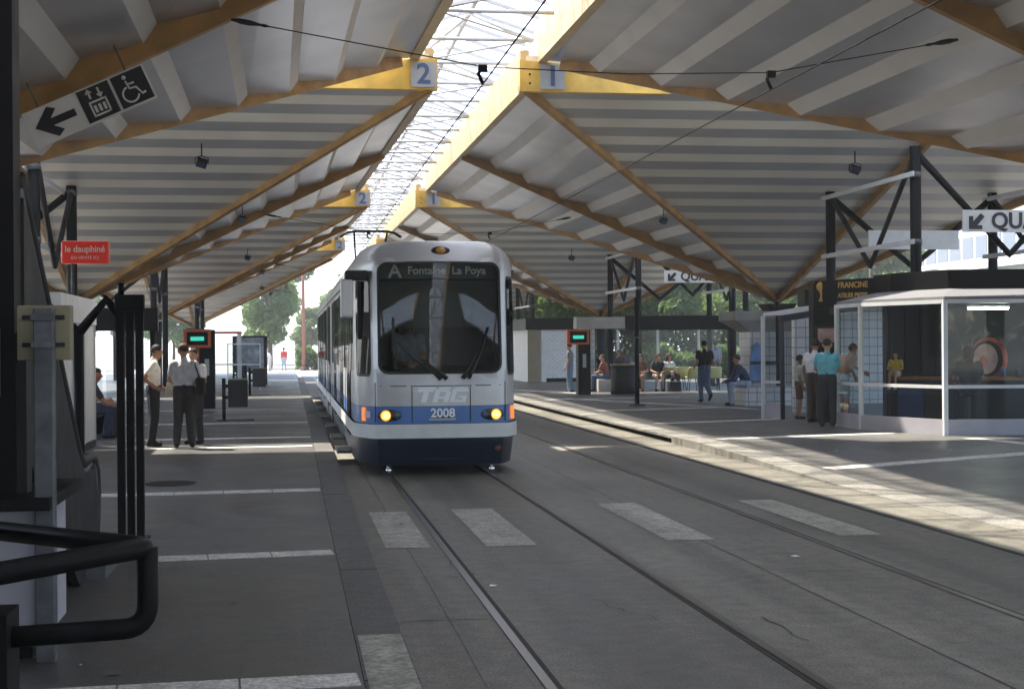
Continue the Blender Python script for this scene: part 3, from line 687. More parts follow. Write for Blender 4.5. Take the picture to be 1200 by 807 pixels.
# quarter windows on the cab corners
def corner_panel(sd, s0, s1, z0, z1, name, m, off, r=.07, parent=tram):
    """panel following the chamfered cab corner, s = fraction along plan points 4..8"""
    path = [Vector((x,y)) for x,y in PLAN[4:9]]; L = [0]
    for a,b in zip(path,path[1:]): L.append(L[-1]+(b-a).length)
    def at(s):
        d = s*L[-1]
        for i in range(len(path)-1):
            if d <= L[i+1] or i == len(path)-2:
                t = (d-L[i])/(L[i+1]-L[i]); return path[i].lerp(path[i+1], t)
    rx = r/L[-1]; mb = MB(); vs = []; N = 18
    for i in range(N+1):
        s_ = s0+(s1-s0)*i/N; e = min(s_-s0, s1-s_); dz = 0 if e >= rx else r-math.sqrt(max(0, r*r-((rx-e)*L[-1])**2))
        p = at(s_)
        for z in (z0+dz, z1-dz): vs.append((sd*(p.x+off), p.y+max(0,z-1.25)*.11-off*.4, z))
    mb.add(vs, [(2*i,2*i+2,2*i+3,2*i+1) for i in range(N)]); return mb.build(name, m, parent)
for sd in (-1,1):
    corner_panel(sd,.03,.60,1.38,2.78,'window_seal','rubber',.004,.09); corner_panel(sd,.06,.56,1.42,2.74,'quarter_window','tram_glass',.010,.08)
# body rear of the cab section + articulated trailing sections
def carbody(y0, y1, nm):
    for zs, n_, m_, ins in (([.97,1.6,2.92,3.0,3.08,3.16,3.22,3.26,3.28],nm,'silver_paint',0), ([.73,.965],'blue_stripe','tram_blue',-.004), ([.53,.725],'bumper','tram_white',.035), ([.14,.5,.528],'skirt','tram_navy',-.01)):
        mb = MB(); prof = []
        for z in zs:
            q = min(1,max(0,(z-2.92)/.36)); i_ = .36*(1-math.sqrt(1-q*q)); prof.append((1.15-i_+ins, z))
        P_ = [(-x,z) for x,z in prof]+[(x,z) for x,z in prof[::-1]]
        mb.prism([(x,y0,z) for x,z in P_], (0,y1-y0,0)); mb.build(n_, m_, tram)
carbody(12.95, 16.2, 'centre_section'); carbody(16.75, TL, 'rear_section')
for y in (12.4, 16.2):
    for i in range(4):
        m = MB(); a = y+.01+i*.135; m.box(-1.06,1.06,a,a+.10,.4,3.16); m.build('bellows', 'rubber', tram, .02)
# side windows, doors, door leaves and folded-out steps (both sides)
def side(y0, y1, z0, z1, name, m, off, parent=tram):
    for sd in (-1,1):
        mb = MB(); xa, xb = sd*(1.15+off-.006), sd*(1.15+off); mb.box(min(xa,xb),max(xa,xb),y0,y1,z0,z1); mb.build(name, m, parent)
doors = [2.3, 5.6, 9.4, 13.6, 18.2, 22.0, 25.4]
for d in doors:
    side(d, d+1.3, .45, 2.72, 'door', 'tram_glass', .008)
    for q in (0,.65,1.3): side(d+q-.035, d+q+.035, .45, 2.74, 'door_post', 'rubber', .035)
    for sd in (-1,):
        m = MB(); m.box(-1.36,-1.14,d+.05,d+1.25,.17,.21); m.build('folding_step', 'galvanised', tram)
for a, b in ((1.35,2.2),(3.75,5.45),(7.05,9.25),(10.85,12.2),(15.0,16.1),(16.9,18.05),(19.65,21.85),(23.45,25.25),(26.8,28.8)):
    side(a, b, 1.45, 2.72, 'window', 'tram_glass', .006)
    side(a+(b-a)*.5-.02, a+(b-a)*.5+.02, 1.45, 2.72, 'window_bar', 'rubber', .012)
side(1.3, TL-.3, 2.80, 2.835, 'rain_gutter', 'rubber', .016)
# mirror housing on its arm
m = MB(); m.box(-1.30,-.98,.30,.55,2.72,2.86); m.build('mirror_arm', 'dark_grey', tram, .02)
m = MB(); m.box(-1.36,-1.19,.30,.50,2.20,2.74); mm = m.build('mirror', 'silver_paint', tram, .025)
m = MB(); m.box(-1.12,-1.06,.58,.66,1.9,2.72); m.build('grab_rail', 'dark_grey', tram, .01)
# running gear
for y in (1.7, 3.6, 13.6, 15.4, 24.6, 26.4):
    m = MB(); m.tube([(-.76,y,.30),(.76,y,.30)], .07, 8)
    for s in (-1,1): m.tube([(s*.68,y,.29),(s*.79,y,.29)], .28, 20)
    m.build('wheelset', 'rail_rust', tram)
for s in (-1,1):
    m = MB(); m.tube([(s*.72,.35,.30),(s*.72,.27,.14),(s*.72,.22,.05)], .028, 8); m.ball((s*.72,.21,.075),(.045,.03,.05)); m.build('sand_pipe', 'chrome', tram)
m = MB(); m.box(-.95,.95,.55,TL-.6,.32,.5); m.build('underframe', 'black_steel', tram)
# roof gear and pantograph
m = MB(); m.box(-.55,.55,4.0,7.5,3.285,3.5); m.build('roof_box', 'silver_paint', tram, .04)
pz = 4.74; py = 17.6
m = MB(); m.box(-.6,.6,py-.6,py+.6,3.285,3.42)
for s in (-1,1):
    m.tube([(s*.4,py-.3,3.4),(s*.35,py+.9,4.05),(s*.42,py,pz-.05)], .025, 6)
m.tube([(-.4,py+.9,4.05),(.4,py+.9,4.05)], .022, 6)
m.tube([(-.78,py-.15,pz-.16),(-.6,py-.15,pz-.05),(-.4,py-.15,pz-.01),(.4,py-.15,pz-.01),(.6,py-.15,pz-.05),(.78,py-.15,pz-.16)], .022, 6)
m.tube([(-.78,py+.15,pz-.16),(-.6,py+.15,pz-.05),(-.4,py+.15,pz-.01),(.4,py+.15,pz-.01),(.6,py+.15,pz-.05),(.78,py+.15,pz-.16)], .022, 6)
m.build('pantograph', 'dark_grey', tram)

# small front fittings
for z in (.235,.476): m = MB(); m.box(-.30,.30,fronty(0,.44),fronty(0,.44)+.03,z,z+.01); m.build('coupler_flap_edge', 'rubber', tram)
for s in (-1,1):
    if s > 0: m = MB(); m.ball((s*.80,fronty(.8,.36)+.005,.37), (.05,.02,.05), 12, 6); m.build('reflector', 'reflector_dull', tram)
    m = MB(); m.box(s*.905-.005,s*.905+.005,fronty(.905,1.1)-.008,fronty(.905,1.1)+.02,.75,1.30); m.build('corner_joint', 'rubber', tram)
# ------------------------------------------------------------ left foreground: railing, cabinet, posts, escalator
t = thing('pipe_railing', 'thick black pipe railing with a rounded corner beside the white cabinet', 'railing', (0,0,0))
m = MB(); zt, zb = 1.0, .675
cn = Vector((-.58,6.16,0)); fr = Vector((-1.25,5.28,0)); bk = Vector((-1.5,7.05,0))
def arc(p0, c, p1, r, n=6):
    """points rounding corner c between p0 and p1"""
    a = (Vector(p0)-Vector(c)).normalized(); b = (Vector(p1)-Vector(c)).normalized(); c = Vector(c); out = []
    for i in range(n+1):
        s = i/n; out.append(c+a*r*(1-s)**2+b*r*s**2)
    return out
T = lambda p, z: Vector((p.x,p.y,z))
m.tube([T(fr,zt)]+arc(T(fr,zt),T(cn,zt),T(bk,zt),.06)+[T(bk,zt)], .043, 14); m.build('top_rail', 'black_steel', t)
m = MB(); le = Vector((-1.2,6.03,0)); m.tube([T(cn,zt)]+arc(T(cn,zt),T(cn,zb),T(le,zb),.10)+[T(le,zb)], .043, 14); m.build('lower_rail', 'black_steel', t)
m = MB(); m.box(-1.45,-1.09,5.93,6.2,0,.78); m.build('end_post', 'black_steel', t)
m = MB(); m.tube([T(bk,.0),T(bk,zt)], .045, 10); m.build('post', 'black_steel', t)

t = thing('counter_cabinet', 'white cabinet with dark counter top against the tall black panel', 'cabinet', (0,0,0))
m = MB(); m.box(-2.6,-1.46,8.9,10.0,.08,.88); m.build('body', 'cabinet_white', t, .006)
m = MB(); m.box(-2.6,-1.36,8.72,10.05,.885,.955); m.build('counter_top', 'black_steel', t, .006)
m = MB(); m.box(-2.6,-1.50,8.95,9.9,.0,.08); m.build('plinth', 'black_steel', t)
t = thing('tall_panel', 'tall black panel standing on the white cabinet', 'panel', (0,0,0))
m = MB(); m.box(-2.6,-1.60,9.02,9.25,.957,4.6); m.build('sheet', 'black_steel', t)
m = MB(); m.box(-1.598,-1.54,9.05,9.22,.957,1.9); m.build('edge_strip', 'dark_grey', t)

t = thing('galvanised_post', 'square galvanised steel post carrying a cream box', 'post', (-1.405,8.86,0))
m = MB(); m.box(-.055,.055,-.055,.055,0,2.04); m.build('shaft', 'galvanised', t, .008)
t = thing('cream_box', 'cream sign box clamped behind the galvanised post', 'sign box', (-1.44,8.93,1.9))
m = MB(); m.box(-.13,.17,.0,.14,-.16,.16); m.build('case', 'cream_panel', t, .006)
for z in (-.07,.09):
    m = MB(); m.box(-.10,.14,-.012,.0,z-.012,z+.012); m.build('clamp', 'dark_grey', t)
    m = MB(); m.box(-.03,.10,-.140,-.128,z-.018,z+.018); m.build('clamp_plate', 'galvanised', t)

# escalator rising towards the camera
t = thing('escalator', 'dark escalator with black rubber handrail and curved steel newel', 'escalator', (0,0,0))
ex = -1.62
hr = [(12.62,.22),(12.74,.42),(12.78,.62),(12.72,.80),(12.55,.90),(12.3,.925),(12.05,.91),(11.85,.93),(11.65,1.03),(11.4,1.22),(10.9,1.6),(10.4,1.99),(9.6,2.6),(9.3,2.85)]
for x in (ex, ex-1.15):
    m = MB(); m.tube([(x,y,z) for y,z in hr], .045, 12); m.build('handrail', 'rubber', t)
    m = MB(); m.tube([(x,y-.06 if y>12.5 else y,z-.075 if y<12.5 else z) for y,z in hr], .028, 8); m.build('handrail_guide', 'galvanised', t)
    m = MB(); poly = [(x-.03,12.68,.2),(x-.03,12.72,.55),(x-.03,12.5,.82),(x-.03,11.9,.84),(x-.03,11.5,1.05),(x-.03,9.3,2.72),(x-.03,9.3,1.2),(x-.03,11.6,.0),(x-.03,12.6,.0)]
    m.prism(poly, (.06,0,0)); m.build('balustrade', 'dark_grey', t)
for i in range(12):
    y = 11.9-i*.32; z = .05+i*.2; m = MB(); m.box(ex-1.09,ex-.06,y-.38,y,z-.12,z+.08); m.build('step', 'galvanised', t)
m = MB(); m.box(ex-1.35,ex+.18,11.9,13.1,.0,.12); m.build('landing_plate', 'galvanised', t)

# triple black post and bracket frame
t = thing('triple_post', 'narrow black post of three upright bars with pointed tops', 'post', (-1.50,14.4,0))
for x in (-.088,0,.088):
    m = MB(); m.prism([(x-.033,-.05,.0),(x+.033,-.05,.0),(x+.034,-.05,1.9),(x+.0435,-.05,2.16),(x-.0435,-.05,2.16),(x-.034,-.05,1.9)], (0,.1,0)); m.build('bar', 'black_steel', t)
m = MB(); m.box(-.135,.135,-.06,.06,2.162,2.31); m.build('cap', 'black_steel', t, .008)
m = MB(); m.tube([(-.08,0,2.31),(-.08,0,2.42)], .03, 8); m.build('finial', 'black_steel', t)
m = MB(); m.box(-.17,.17,-.1,.1,0,.02); m.build('base_plate', 'black_steel', t)
t = thing('bracket_frame', 'black steel bracket frame with forked head beside the triple post', 'frame', (0,14.6,0))
m = MB(); m.tube([(-2.0,0,.0),(-2.0,0,1.97)], .05, 10); m.build('upright', 'black_steel', t)
m = MB(); m.tube([(-2.0,0,1.95),(-1.74,0,2.27),(-1.60,0,2.1)], .05, 10); m.build('arm', 'black_steel', t)
m = MB(); m.tube([(-2.0,0,1.95),(-2.3,0,2.22)], .05, 10); m.build('arm', 'black_steel', t)

# kiosk on the left platform
t = thing('press_kiosk', 'white glazed press kiosk with pale header board', 'kiosk', (0,0,0))
h = hp(24)
m = MB(); m.box(-6.4,-3.30,22.2,26.1,h,h+.12); m.build('plinth', 'dark_grey', t)
m = MB(); m.box(-6.38,-3.28,22.15,26.15,2.2,2.62); m.build('header', 'sign_white', t)
for i in range(3):
    y = 22.25+i*1.28; m = MB(); m.box(-3.34,-3.31,y+.05,y+1.2,h+.14,2.18); m.build('side_panel', 'sign_white', t)
for i in range(4):
    y = 22.2+i*1.28; m = MB(); m.box(-3.36,-3.29,y-.03,y+.03,h+.12,2.2); m.build('mullion', 'white_steel', t)
for i in range(4):
    x = -6.3+i*.98; m = MB(); m.box(x,x+.07,22.2,22.27,h+.12,2.2); m.build('mullion', 'white_steel', t)
m = MB(); m.box(-6.25,-3.4,22.22,22.24,h+.12,2.2); m.build('front_glass', 'glass', t)
m = MB(); m.box(-6.3,-3.42,24.6,24.65,h+.12,2.2); m.build('back_wall', 'red_frame', t)
for i in range(3):
    m = MB(); m.box(-6.2,-3.5,23.6,24.5,.5+i*.5,.54+i*.5); m.build('shelf', 'dark_grey', t)
rnd = random.Random(3)
for i in range(3):
    for j in range(9):
        x = -6.1+j*.29; m = MB(); m.box(x,x+.22,23.7,23.72,.545+i*.5,.80+i*.5)
        o = m.build('magazine', rnd.choice(['red_sign','paper_blue','sign_white','cream_panel','orange_box'])); tag(o, 'magazine propped on the shelves inside the press kiosk', 'magazine', 'magazines in the kiosk')
t = thing('newspaper_sign', 'red box sign reading le dauphine above the press kiosk', 'sign', (-3.17,24.0,3.31))
m = MB(); m.box(-.365,.365,-.07,.07,-.18,.18); m.build('case', 'red_sign', t, .03)
text('le dauphiné', .145, 'sign_white', t, (0,-.074,.045), offset=.002, sx=.92)
text('EN VENTE ICI', .07, 'sign_white', t, (0,-.074,-.09), sx=1.0)
m = MB(); m.tube([(-.2,0,-.18),(-.2,0,-.70)], .025, 8); m.build('stem', 'galvanised', t)

# dark fascia beams on the left
t = thing('shelter_beam', 'black fascia beam on dark posts over the left waiting bench', 'shelter', (0,0,0))
m = MB(); m.box(-9,-3.45,40.0,40.3,2.25,2.85); m.build('beam', 'black_steel', t)
for x in (-8.8,-6.2,-3.6):
    m = MB(); m.tube([(x,40.15,hp(40)),(x,40.15,2.25)], .07, 8); m.build('post', 'black_steel', t)
for i in range(4):
    x0 = -8.7+i*1.3; m = MB(); m.box(x0,x0+1.2,40.12,40.14,.3,2.2); m.build('pane', 'glass', t)

# waste bins on posts
def bin_(x, y, lab):
    t = thing('waste_bin', lab, 'waste bin', (x,y,hp(y)), 0, 'square waste bins on posts')
    m = MB(); m.box(-.30,-.22,-.04,.04,0,.96); m.build('post', 'black_steel', t)
    m = MB(); m.box(-.16,.28,-.2,.2,.30,.92); m.build('bin', 'dark_grey', t, .015)
    m = MB(); m.box(-.15,.27,-.19,.19,.925,.95); m.build('rim', 'cream_panel', t)
    for z in (.52,.78): m = MB(); m.box(-.219,-.161,-.03,.03,z-.04,z+.04); m.build('bracket', 'black_steel', t)
    m = MB(); m.box(-.42,.42,-.2,.2,0,.012); m.build('base_plate', 'black_steel', t)
bin_(-1.25,34.5,'square dark waste bin on a post beside the left platform display'); bin_(-1.12,51.6,'square dark waste bin on a post in front of the poster panel'); bin_(-2.05,62,'square dark waste bin on a post beside the red telephone booth')

# display pillars
def pillar(x, y, face, lab):
    t = thing('display_pillar', lab, 'display', (x,y,hp(y)))
    m = MB(); m.box(-.21,.21,-.2,.2,0,2.15); m.build('pillar', 'black_steel', t, .01)
    m = MB(); m.box(-.62,.12,-.42,-.21,1.66,2.16); b = m.build('display_box', 'orange_box', t, .015)
    m = MB(); m.box(-.52,.04,-.432,-.425,1.73,2.09); m.build('bezel', 'black_steel', b)
    m = MB(); m.box(-.42,-.06,-.440,-.434,1.85,1.96); m.build('screen', 'screen_green', b)
    m = MB(); m.box(-.06,.06,-.206,-.2005,.9,1.35); m.build('notice', 'text_grey', t)
pillar(-2.25,41.4,1,'black pillar with orange display box on the left platform'); pillar(9.62,48.2,1,'black pillar with orange display box beside the white brick block')

# red booth and poster panel
t = thing('telephone_booth', 'red framed glass booth on the left platform', 'booth', (-2.75,60,hp(60)))
for x in (-.75,.75):
    for y in (-.7,.7):
        m = MB(); m.box(x-.06,x+.06,y-.06,y+.06,0,2.2); m.build('post', 'red_frame' if x < 0 else 'white_steel', t)
m = MB(); m.box(-.85,.85,-.8,.8,2.2,2.28); m.build('roof', 'red_frame', t, .02)
m = MB(); m.box(-.7,.7,-.72,-.70,.15,2.15); m.build('pane', 'glass', t)
m = MB(); m.box(.70,.72,-.62,.62,.15,2.15); m.build('pane', 'glass', t)
m = MB(); m.box(-.69,.69,-.05,.05,.95,1.0); m.build('cross_bar', 'white_steel', t)
t = thing('poster_panel', 'free standing poster panel in a dark frame beside the red booth', 'poster panel', (-1.75,66,hp(66)))
for q in (-.715,.715): m = MB(); m.box(q-.035,q+.034,-.06,.06,0,2.15); m.build('leg', 'dark_grey', t)
m = MB(); m.box(-.68,.68,-.05,.05,.55,2.15); m.build('frame', 'dark_grey', t)
m = MB(); m.box(-.6,.6,-.058,-.052,.63,2.07); m.build('poster', mat('poster_pale', (.34,.38,.46), .6, noise=.5, nscale=3), t)
t = thing('glass_screen', 'small clear glass screen with white frame by the poster panel', 'glass screen', (-2.3,57,hp(57)))
m = MB(); m.box(-.02,1.15,-.01,.01,.3,1.75); m.build('pane', 'glass', t)
for q in ((-.06,-.02,0,1.8),(1.15,1.19,0,1.8)): m = MB(); m.box(q[0],q[1],-.02,.02,q[2],q[3]); m.build('post', 'white_steel', t)
for z in (.28,.98,1.76): m = MB(); m.box(-.02,1.15,-.02,.02,z,z+.04); m.build('bar', 'white_steel', t)

# ------------------------------------------------------------ right platform
h = .129
# glazed snack bar
t = thing('glazed_bar', 'white framed faceted glass snack bar with black fascia and gold lettering', 'snack bar', (0,0,0))
KP = [Vector(p) for p in ((10.82,28.3),(10.82,27.05),(11.55,24.95),(14.2,24.6),(16.8,25.9),(17.4,28.4))]
zt = 2.55
for i, (a,b) in enumerate(zip(KP,KP[1:])):
    d = (b-a).normalized(); n_ = Vector((d.y,-d.x)); A = Vector((*a,0)); Bv = Vector((*b,0))
    def bar(z0, z1, wd, name, m_, s=0, e=0):
        mb = MB(); mb.beam(Vector((*(a+d*s),z1)), Vector((*(b-d*e),z1)), wd, z1-z0); return mb.build(name, m_, t)
    bar(h, h+.28, .06, 'base_panel', 'cabinet_white', .035, .035); bar(.96, 1.02, .06, 'rail', 'white_steel', .035, .035); bar(zt-.07, zt, .07, 'head_rail', 'white_steel', .04, .04)
    mb = MB(); mb.beam(Vector((*(a+d*.035),.958)), Vector((*(b-d*.035),.958)), .012, .958-h-.282); mb.build('pane', 'glass', t)
    mb = MB(); mb.beam(Vector((*(a+d*.035),zt-.072)), Vector((*(b-d*.035),zt-.072)), .012, zt-.072-1.022); mb.build('pane', 'glass', t)
for i, p in enumerate(KP):
    m = MB(); m.box(p.x-.04,p.x+.04,p.y-.04,p.y+.04,h,zt-.002); m.build('mullion', 'white_steel', t)
# sloping white roof up to the black fascia
ctr = Vector((14.0,29.4)); inn = [p.lerp(ctr,.30) for p in KP]
for i in range(len(KP)-1):
    a,b,c2,d2 = KP[i],KP[i+1],inn[i+1],inn[i]
    m = MB(); m.prism([(a.x,a.y,zt+.002),(b.x,b.y,zt+.002),(c2.x,c2.y,zt+.20),(d2.x,d2.y,zt+.20)], (0,0,.05)); m.build('roof_panel', 'bar_roof', t)
    m = MB(); e = (c2-d2).normalized(); m.beam(Vector((d2.x,d2.y,3.15)), Vector((c2.x,c2.y,3.15)), .08, 3.15-zt-.20); m.build('fascia', 'black_steel', t)
m = MB(); m.prism([(p.x,p.y,2.95) for p in inn]+[(17.4,30.5,2.95),(11.2,30.5,2.95)], (0,0,.06)); m.build('flat_roof', 'black_steel', t)
fs_ = thing('fascia_sign', 'black sign board with gold lettering and gold motifs left of the snack bar', 'sign', (0,0,0))
m = MB(); m.prism([(10.85,29.6,2.50),(12.25,27.9,2.62),(12.25,27.9,3.12),(10.85,29.6,3.08)], (.03,.02,0)); m.build('board', 'black_steel', fs_)
ang = math.atan2(27.9-29.6,12.25-10.85); nx_ = Vector((math.sin(ang),-math.cos(ang),0))
def onfs(f, z): return Vector((10.85,29.6,0)).lerp(Vector((12.25,27.9,0)), f)+Vector((0,0,z))+nx_*.012
text('FRANCINE', .17, 'gold', fs_, onfs(.40,2.97), (R(90),0,ang), sx=.85, offset=.003); text('ATELIER PRESSE', .13, 'gold', fs_, onfs(.40,2.76), (R(90),0,ang), sx=.75, offset=.003)
for f in (.06,.72):
    m = MB(); p = onfs(f,2.82); m.ball(p+Vector((0,0,.14)),(.09,.03,.1),8,6); m.tube([p+Vector((0,0,.08)),p+Vector((.02,0,-.05)),p+Vector((0,0,-.17))],[.03,.02,.045],6); m.build('motif', 'gold', fs_)
# counter, back wall and fittings inside
t = thing('bar_counter', 'blue fronted bar counter with wooden top inside the glazed bar', 'counter', (0,0,0))
m = MB(); m.prism([(11.9,27.9,h),(12.5,26.6,h),(14.4,26.3,h),(14.4,26.9,h),(12.9,27.1,h),(12.4,28.2,h)], (0,0,1.05-h)); m.build('front', 'counter_dark', t)
m = MB(); m.prism([(11.8,27.95,1.052),(12.44,26.5,1.052),(14.5,26.2,1.052),(14.5,26.95,1.052),(12.95,27.15,1.052),(12.45,28.25,1.052)], (0,0,.06)); m.build('top', 'wood_counter', t, .01)
a, b = Vector((11.88,27.88)), Vector((12.47,26.6))
m = MB(); m.beam(Vector((*a.lerp(b,.05),1.0)), Vector((*a.lerp(b,.5),1.0)), .04, .8); m.build('blue_panel', 'blue_panel', t)
t = thing('bar_back_wall', 'dark blue panelled back wall of the snack bar', 'wall', (0,0,0))
m = MB(); m.box(12.15,17.5,29.0,29.2,h,2.9); m.build('wall', 'navy_panel', t)
for i in range(4):
    m = MB(); m.box(12.2+i*.34,12.48+i*.34,28.95,28.997,.2,2.75); m.build('panel', 'navy_panel' if i % 2 else 'wall_blue', t)
# mural with abstract swirls
mm_ = bpy.data.materials.new('mural'); mm_.use_nodes = True; n = mm_.node_tree.nodes; l = mm_.node_tree.links
tc = n.new('ShaderNodeTexCoord'); wv = n.new('ShaderNodeTexNoise'); wv.inputs['Scale'].default_value = 1.6; wv.inputs['Distortion'].default_value = 1.6; wv.inputs['Detail'].default_value = 5
l.new(tc.outputs['Object'], wv.inputs['Vector']); cr = n.new('ShaderNodeValToRGB'); e = cr.color_ramp.elements
e[0].position = .40; e[0].color = (.006,.006,.007,1); e[1].position = .64; e[1].color = (.26,.20,.15,1); x_ = e.new(.5); x_.color = (.008,.009,.008,1); x_ = e.new(.56); x_.color = (.06,.045,.03,1)
l.new(wv.outputs['Fac'], cr.inputs[0]); l.new(cr.outputs[0], n['Principled BSDF'].inputs['Base Color']); MATS['mural'] = mm_
t = thing('wall_mural', 'dark painted mural panel with orange ringed disc inside the snack bar', 'mural', (12.75,27.55,0))
m = MB(); m.box(-.1,2.9,0,.05,.5,2.45); m.build('panel', 'mural', t)
mat('mural_orange', (.50,.10,.05), .5, noise=.5, nscale=5); mat('mural_pink', (.50,.30,.26), .5, noise=.4, nscale=4); mat('mural_dark', (.02,.015,.012), .6)
for q, (rx, rz, m_) in enumerate(((.40,.43,'mural_orange'),(.33,.36,'mural_dark'),(.26,.30,'mural_pink'),(.08,.12,'mural_orange'))):
    m = MB(); n2 = 28; cx, cz = .92+(-.04*q), 1.45-(.05 if q == 3 else 0)
    m.prism([(cx+rx*math.cos(2*math.pi*k/n2), -.012-.006*q, cz+rz*math.sin(2*math.pi*k/n2)) for k in range(n2)], (0,.005,0)); m.build('disc', m_, t)
t = thing('tube_lamp', 'lit fluorescent tube under the snack bar ceiling', 'lamp', (13.0,26.2,2.42))
m = MB(); m.box(-.42,.42,-.04,.04,.03,.08); m.build('housing', 'white_steel', t); m = MB(); m.tube([(-.40,0,0),(.40,0,0)], .022, 8); m.build('tube', 'tube_light', t)
# glasses and jars on the counter
for i, (x,y) in enumerate(((12.75,26.75),(13.05,26.7),(13.5,26.62),(13.8,26.6))):
    m = MB(); m.tube([(x,y,1.113),(x,y,1.25),(x,y,1.30)], [.045,.045,.02], 10); tag(m.build('bottle', 'window_dark' if i % 2 else 'paper_blue'), 'small bottle standing on the wooden bar counter', 'bottle', 'bottles on the bar counter')
for i,(x,z) in enumerate(((12.95,1.55),(13.15,1.55))):
    pass
# tiled pillar with ledge, tiled wall
t = thing('tiled_pillar', 'white tiled pillar with flared head and tiled sitting ledge', 'pillar', (0,0,0))
m = MB(); m.box(12.4,13.6,38.9,39.9,h,2.3); m.build('shaft', 'white_tile', t)
m = MB(); m.add([(12.4,38.9,2.1),(13.6,38.9,2.1),(13.6,39.9,2.1),(12.4,39.9,2.1),(11.9,38.6,2.42),(13.6,38.6,2.42),(13.6,40.2,2.42),(11.9,40.2,2.42),(11.9,38.6,2.66),(13.6,38.6,2.66),(13.6,40.2,2.66),(11.9,40.2,2.66)],
  [(0,3,2,1),(0,1,5,4),(1,2,6,5),(2,3,7,6),(3,0,4,7),(4,5,9,8),(5,6,10,9),(6,7,11,10),(7,4,8,11),(8,9,10,11)]); m.build('head', 'concrete', t)
m = MB(); m.box(11.95,14.3,37.9,38.895,h,.60); m.build('ledge', 'white_tile', t)
m = MB(); m.box(11.98,14.3,37.905,38.89,.602,.64); m.build('ledge_slab', 'concrete', t)
m = MB(); m.tube([(13.05,38.5,.64),(13.05,38.5,2.9)], .06, 8); m.build('drain_pipe', 'dark_grey', t)
t = thing('tiled_wall', 'white tiled wall behind the open booth', 'wall', (0,0,0))
m = MB(); m.box(13.7,16.5,38.4,38.7,h,2.75); m.build('wall', 'white_tile', t)
m = MB(); m.box(11.9,13.0,33.9,34.1,h,2.35); m.build('return_wall', 'white_tile', t)
m = MB(); m.box(13.5,17.5,37.6,38.2,2.76,3.2); m.build('lintel', 'black_steel', t)
t = thing('wall_telephone', 'blue telephone hood fixed to the tiled pillar', 'telephone hood', (12.36,38.86,0))
m = MB(); m.prism([(.0,-.035,.75),(.42,-.035,.75),(.42,-.035,1.4),(.36,-.035,1.7),(.22,-.035,1.82),(.1,-.035,1.7),(.0,-.035,1.3)], (0,.03,0)); m.build('hood', 'paper_blue', t, .01)
m = MB(); m.box(.0,.75,-.08,-.036,1.22,1.30); m.build('shelf', 'tram_navy', t)
# open booth with glazed side
t = thing('open_booth', 'open fronted white booth with glazed side and sloping canopy', 'booth', (0,0,0))
A = Vector((10.37,31.6,0)); Bq = Vector((10.62,31.05,0)); Cq = Vector((12.2,30.5,0)); 
for p in (A,Bq): 
    m = MB(); m.box(p.x-.04,p.x+.04,p.y-.04,p.y+.04,h,2.4); m.build('post', 'white_steel' if p is A else 'tram_navy', t)
d = (Bq-A)
m = MB(); m.beam(A+d*.1+Vector((0,0,2.36)),A+d*.9+Vector((0,0,2.36)),.012,1.4); m.build('pane', 'glass', t)
m = MB(); m.beam(A+d*.08+Vector((0,0,.97)),A+d*.92+Vector((0,0,.97)),.04,.06); m.build('rail', 'white_steel', t)
m = MB(); m.beam(A+d*.1+Vector((0,0,.90)),A+d*.9+Vector((0,0,.90)),.012,.42); m.build('pane', 'glass', t)
m = MB(); m.beam(A+d*.08+Vector((0,0,.47)),A+d*.92+Vector((0,0,.47)),.03,.34); m.build('base_panel', 'cabinet_white', t)
m = MB(); m.prism([(A.x,A.y,2.40),(Bq.x-.03,Bq.y-.05,2.40),(11.9,29.9,2.62),(11.9,31.9,2.62)], (0,0,.06)); m.build('canopy', 'white_steel', t)
m = MB(); m.beam((Bq.x,Bq.y-.06,2.40),(11.9,29.84,2.62),.05,.14); m.build('edge_beam', 'tram_navy', t)
t = thing('notice_board', 'small framed notice on the dark post behind the queue', 'notice', (11.35,30.2,1.95))
m = MB(); m.box(-.28,.28,0,.04,-.2,.2); m.build('frame', 'dark_grey', t); m = MB(); m.box(-.23,.23,-.006,-.001,-.15,.15); m.build('sheet', 'mural_pink', t)
m = MB(); m.box(-.3,.3,.05,.35,-1.82,1.1); m.build('post', 'black_steel', t)
t = thing('till_counter', 'narrow grey counter where the queue stands', 'counter', (11.3,29.85,h))
m = MB(); m.box(-.28,.28,-.25,.25,0,.95); m.build('body', 'dark_grey', t); m = MB(); m.box(-.32,.32,-.29,.29,.952,.99); m.build('top', 'galvanised', t)

# slim pole, drum bin, waiting shelter
m = MB(); m.tube([(9.28,39.1,h-.005),(9.28,39.1,3.05)], .065, 10); t = thing('slim_post', 'slim black post with round base on the right platform', 'post', (0,0,0)); m.build('shaft', 'black_steel', t)
m = MB(); m.tube([(9.28,39.1,h),(9.28,39.1,h+.03)], .22, 16); m.build('base', 'dark_grey', t)
m = MB(); m.tube([(9.28,39.1,1.95),(9.28,39.1,1.99)], .072, 10); m.build('collar', 'galvanised', t)
t = thing('drum_bin', 'large dark drum bin with pale rim beside the slim post', 'bin', (11.05,48.4,h))
m = MB(); m.tube([(0,0,0),(0,0,.95)], .46, 20); m.build('drum', 'dark_grey', t); m = MB(); m.tube([(0,0,.952),(0,0,1.0)], .48, 20); m.build('rim', 'cream_panel', t)
t = thing('waiting_shelter', 'glass waiting shelter with black beam between concrete ends', 'shelter', (0,0,0))
m = MB(); m.box(12.15,17.6,52.9,53.3,2.30,2.82); m.build('beam', 'black_steel', t)
m = MB(); m.box(10.3,12.1,52.8,53.4,2.36,2.78); m.build('concrete_end', 'concrete', t)
m = MB(); m.box(10.45,11.0,52.95,53.25,h,2.355); m.build('tiled_pier', 'white_tile', t)
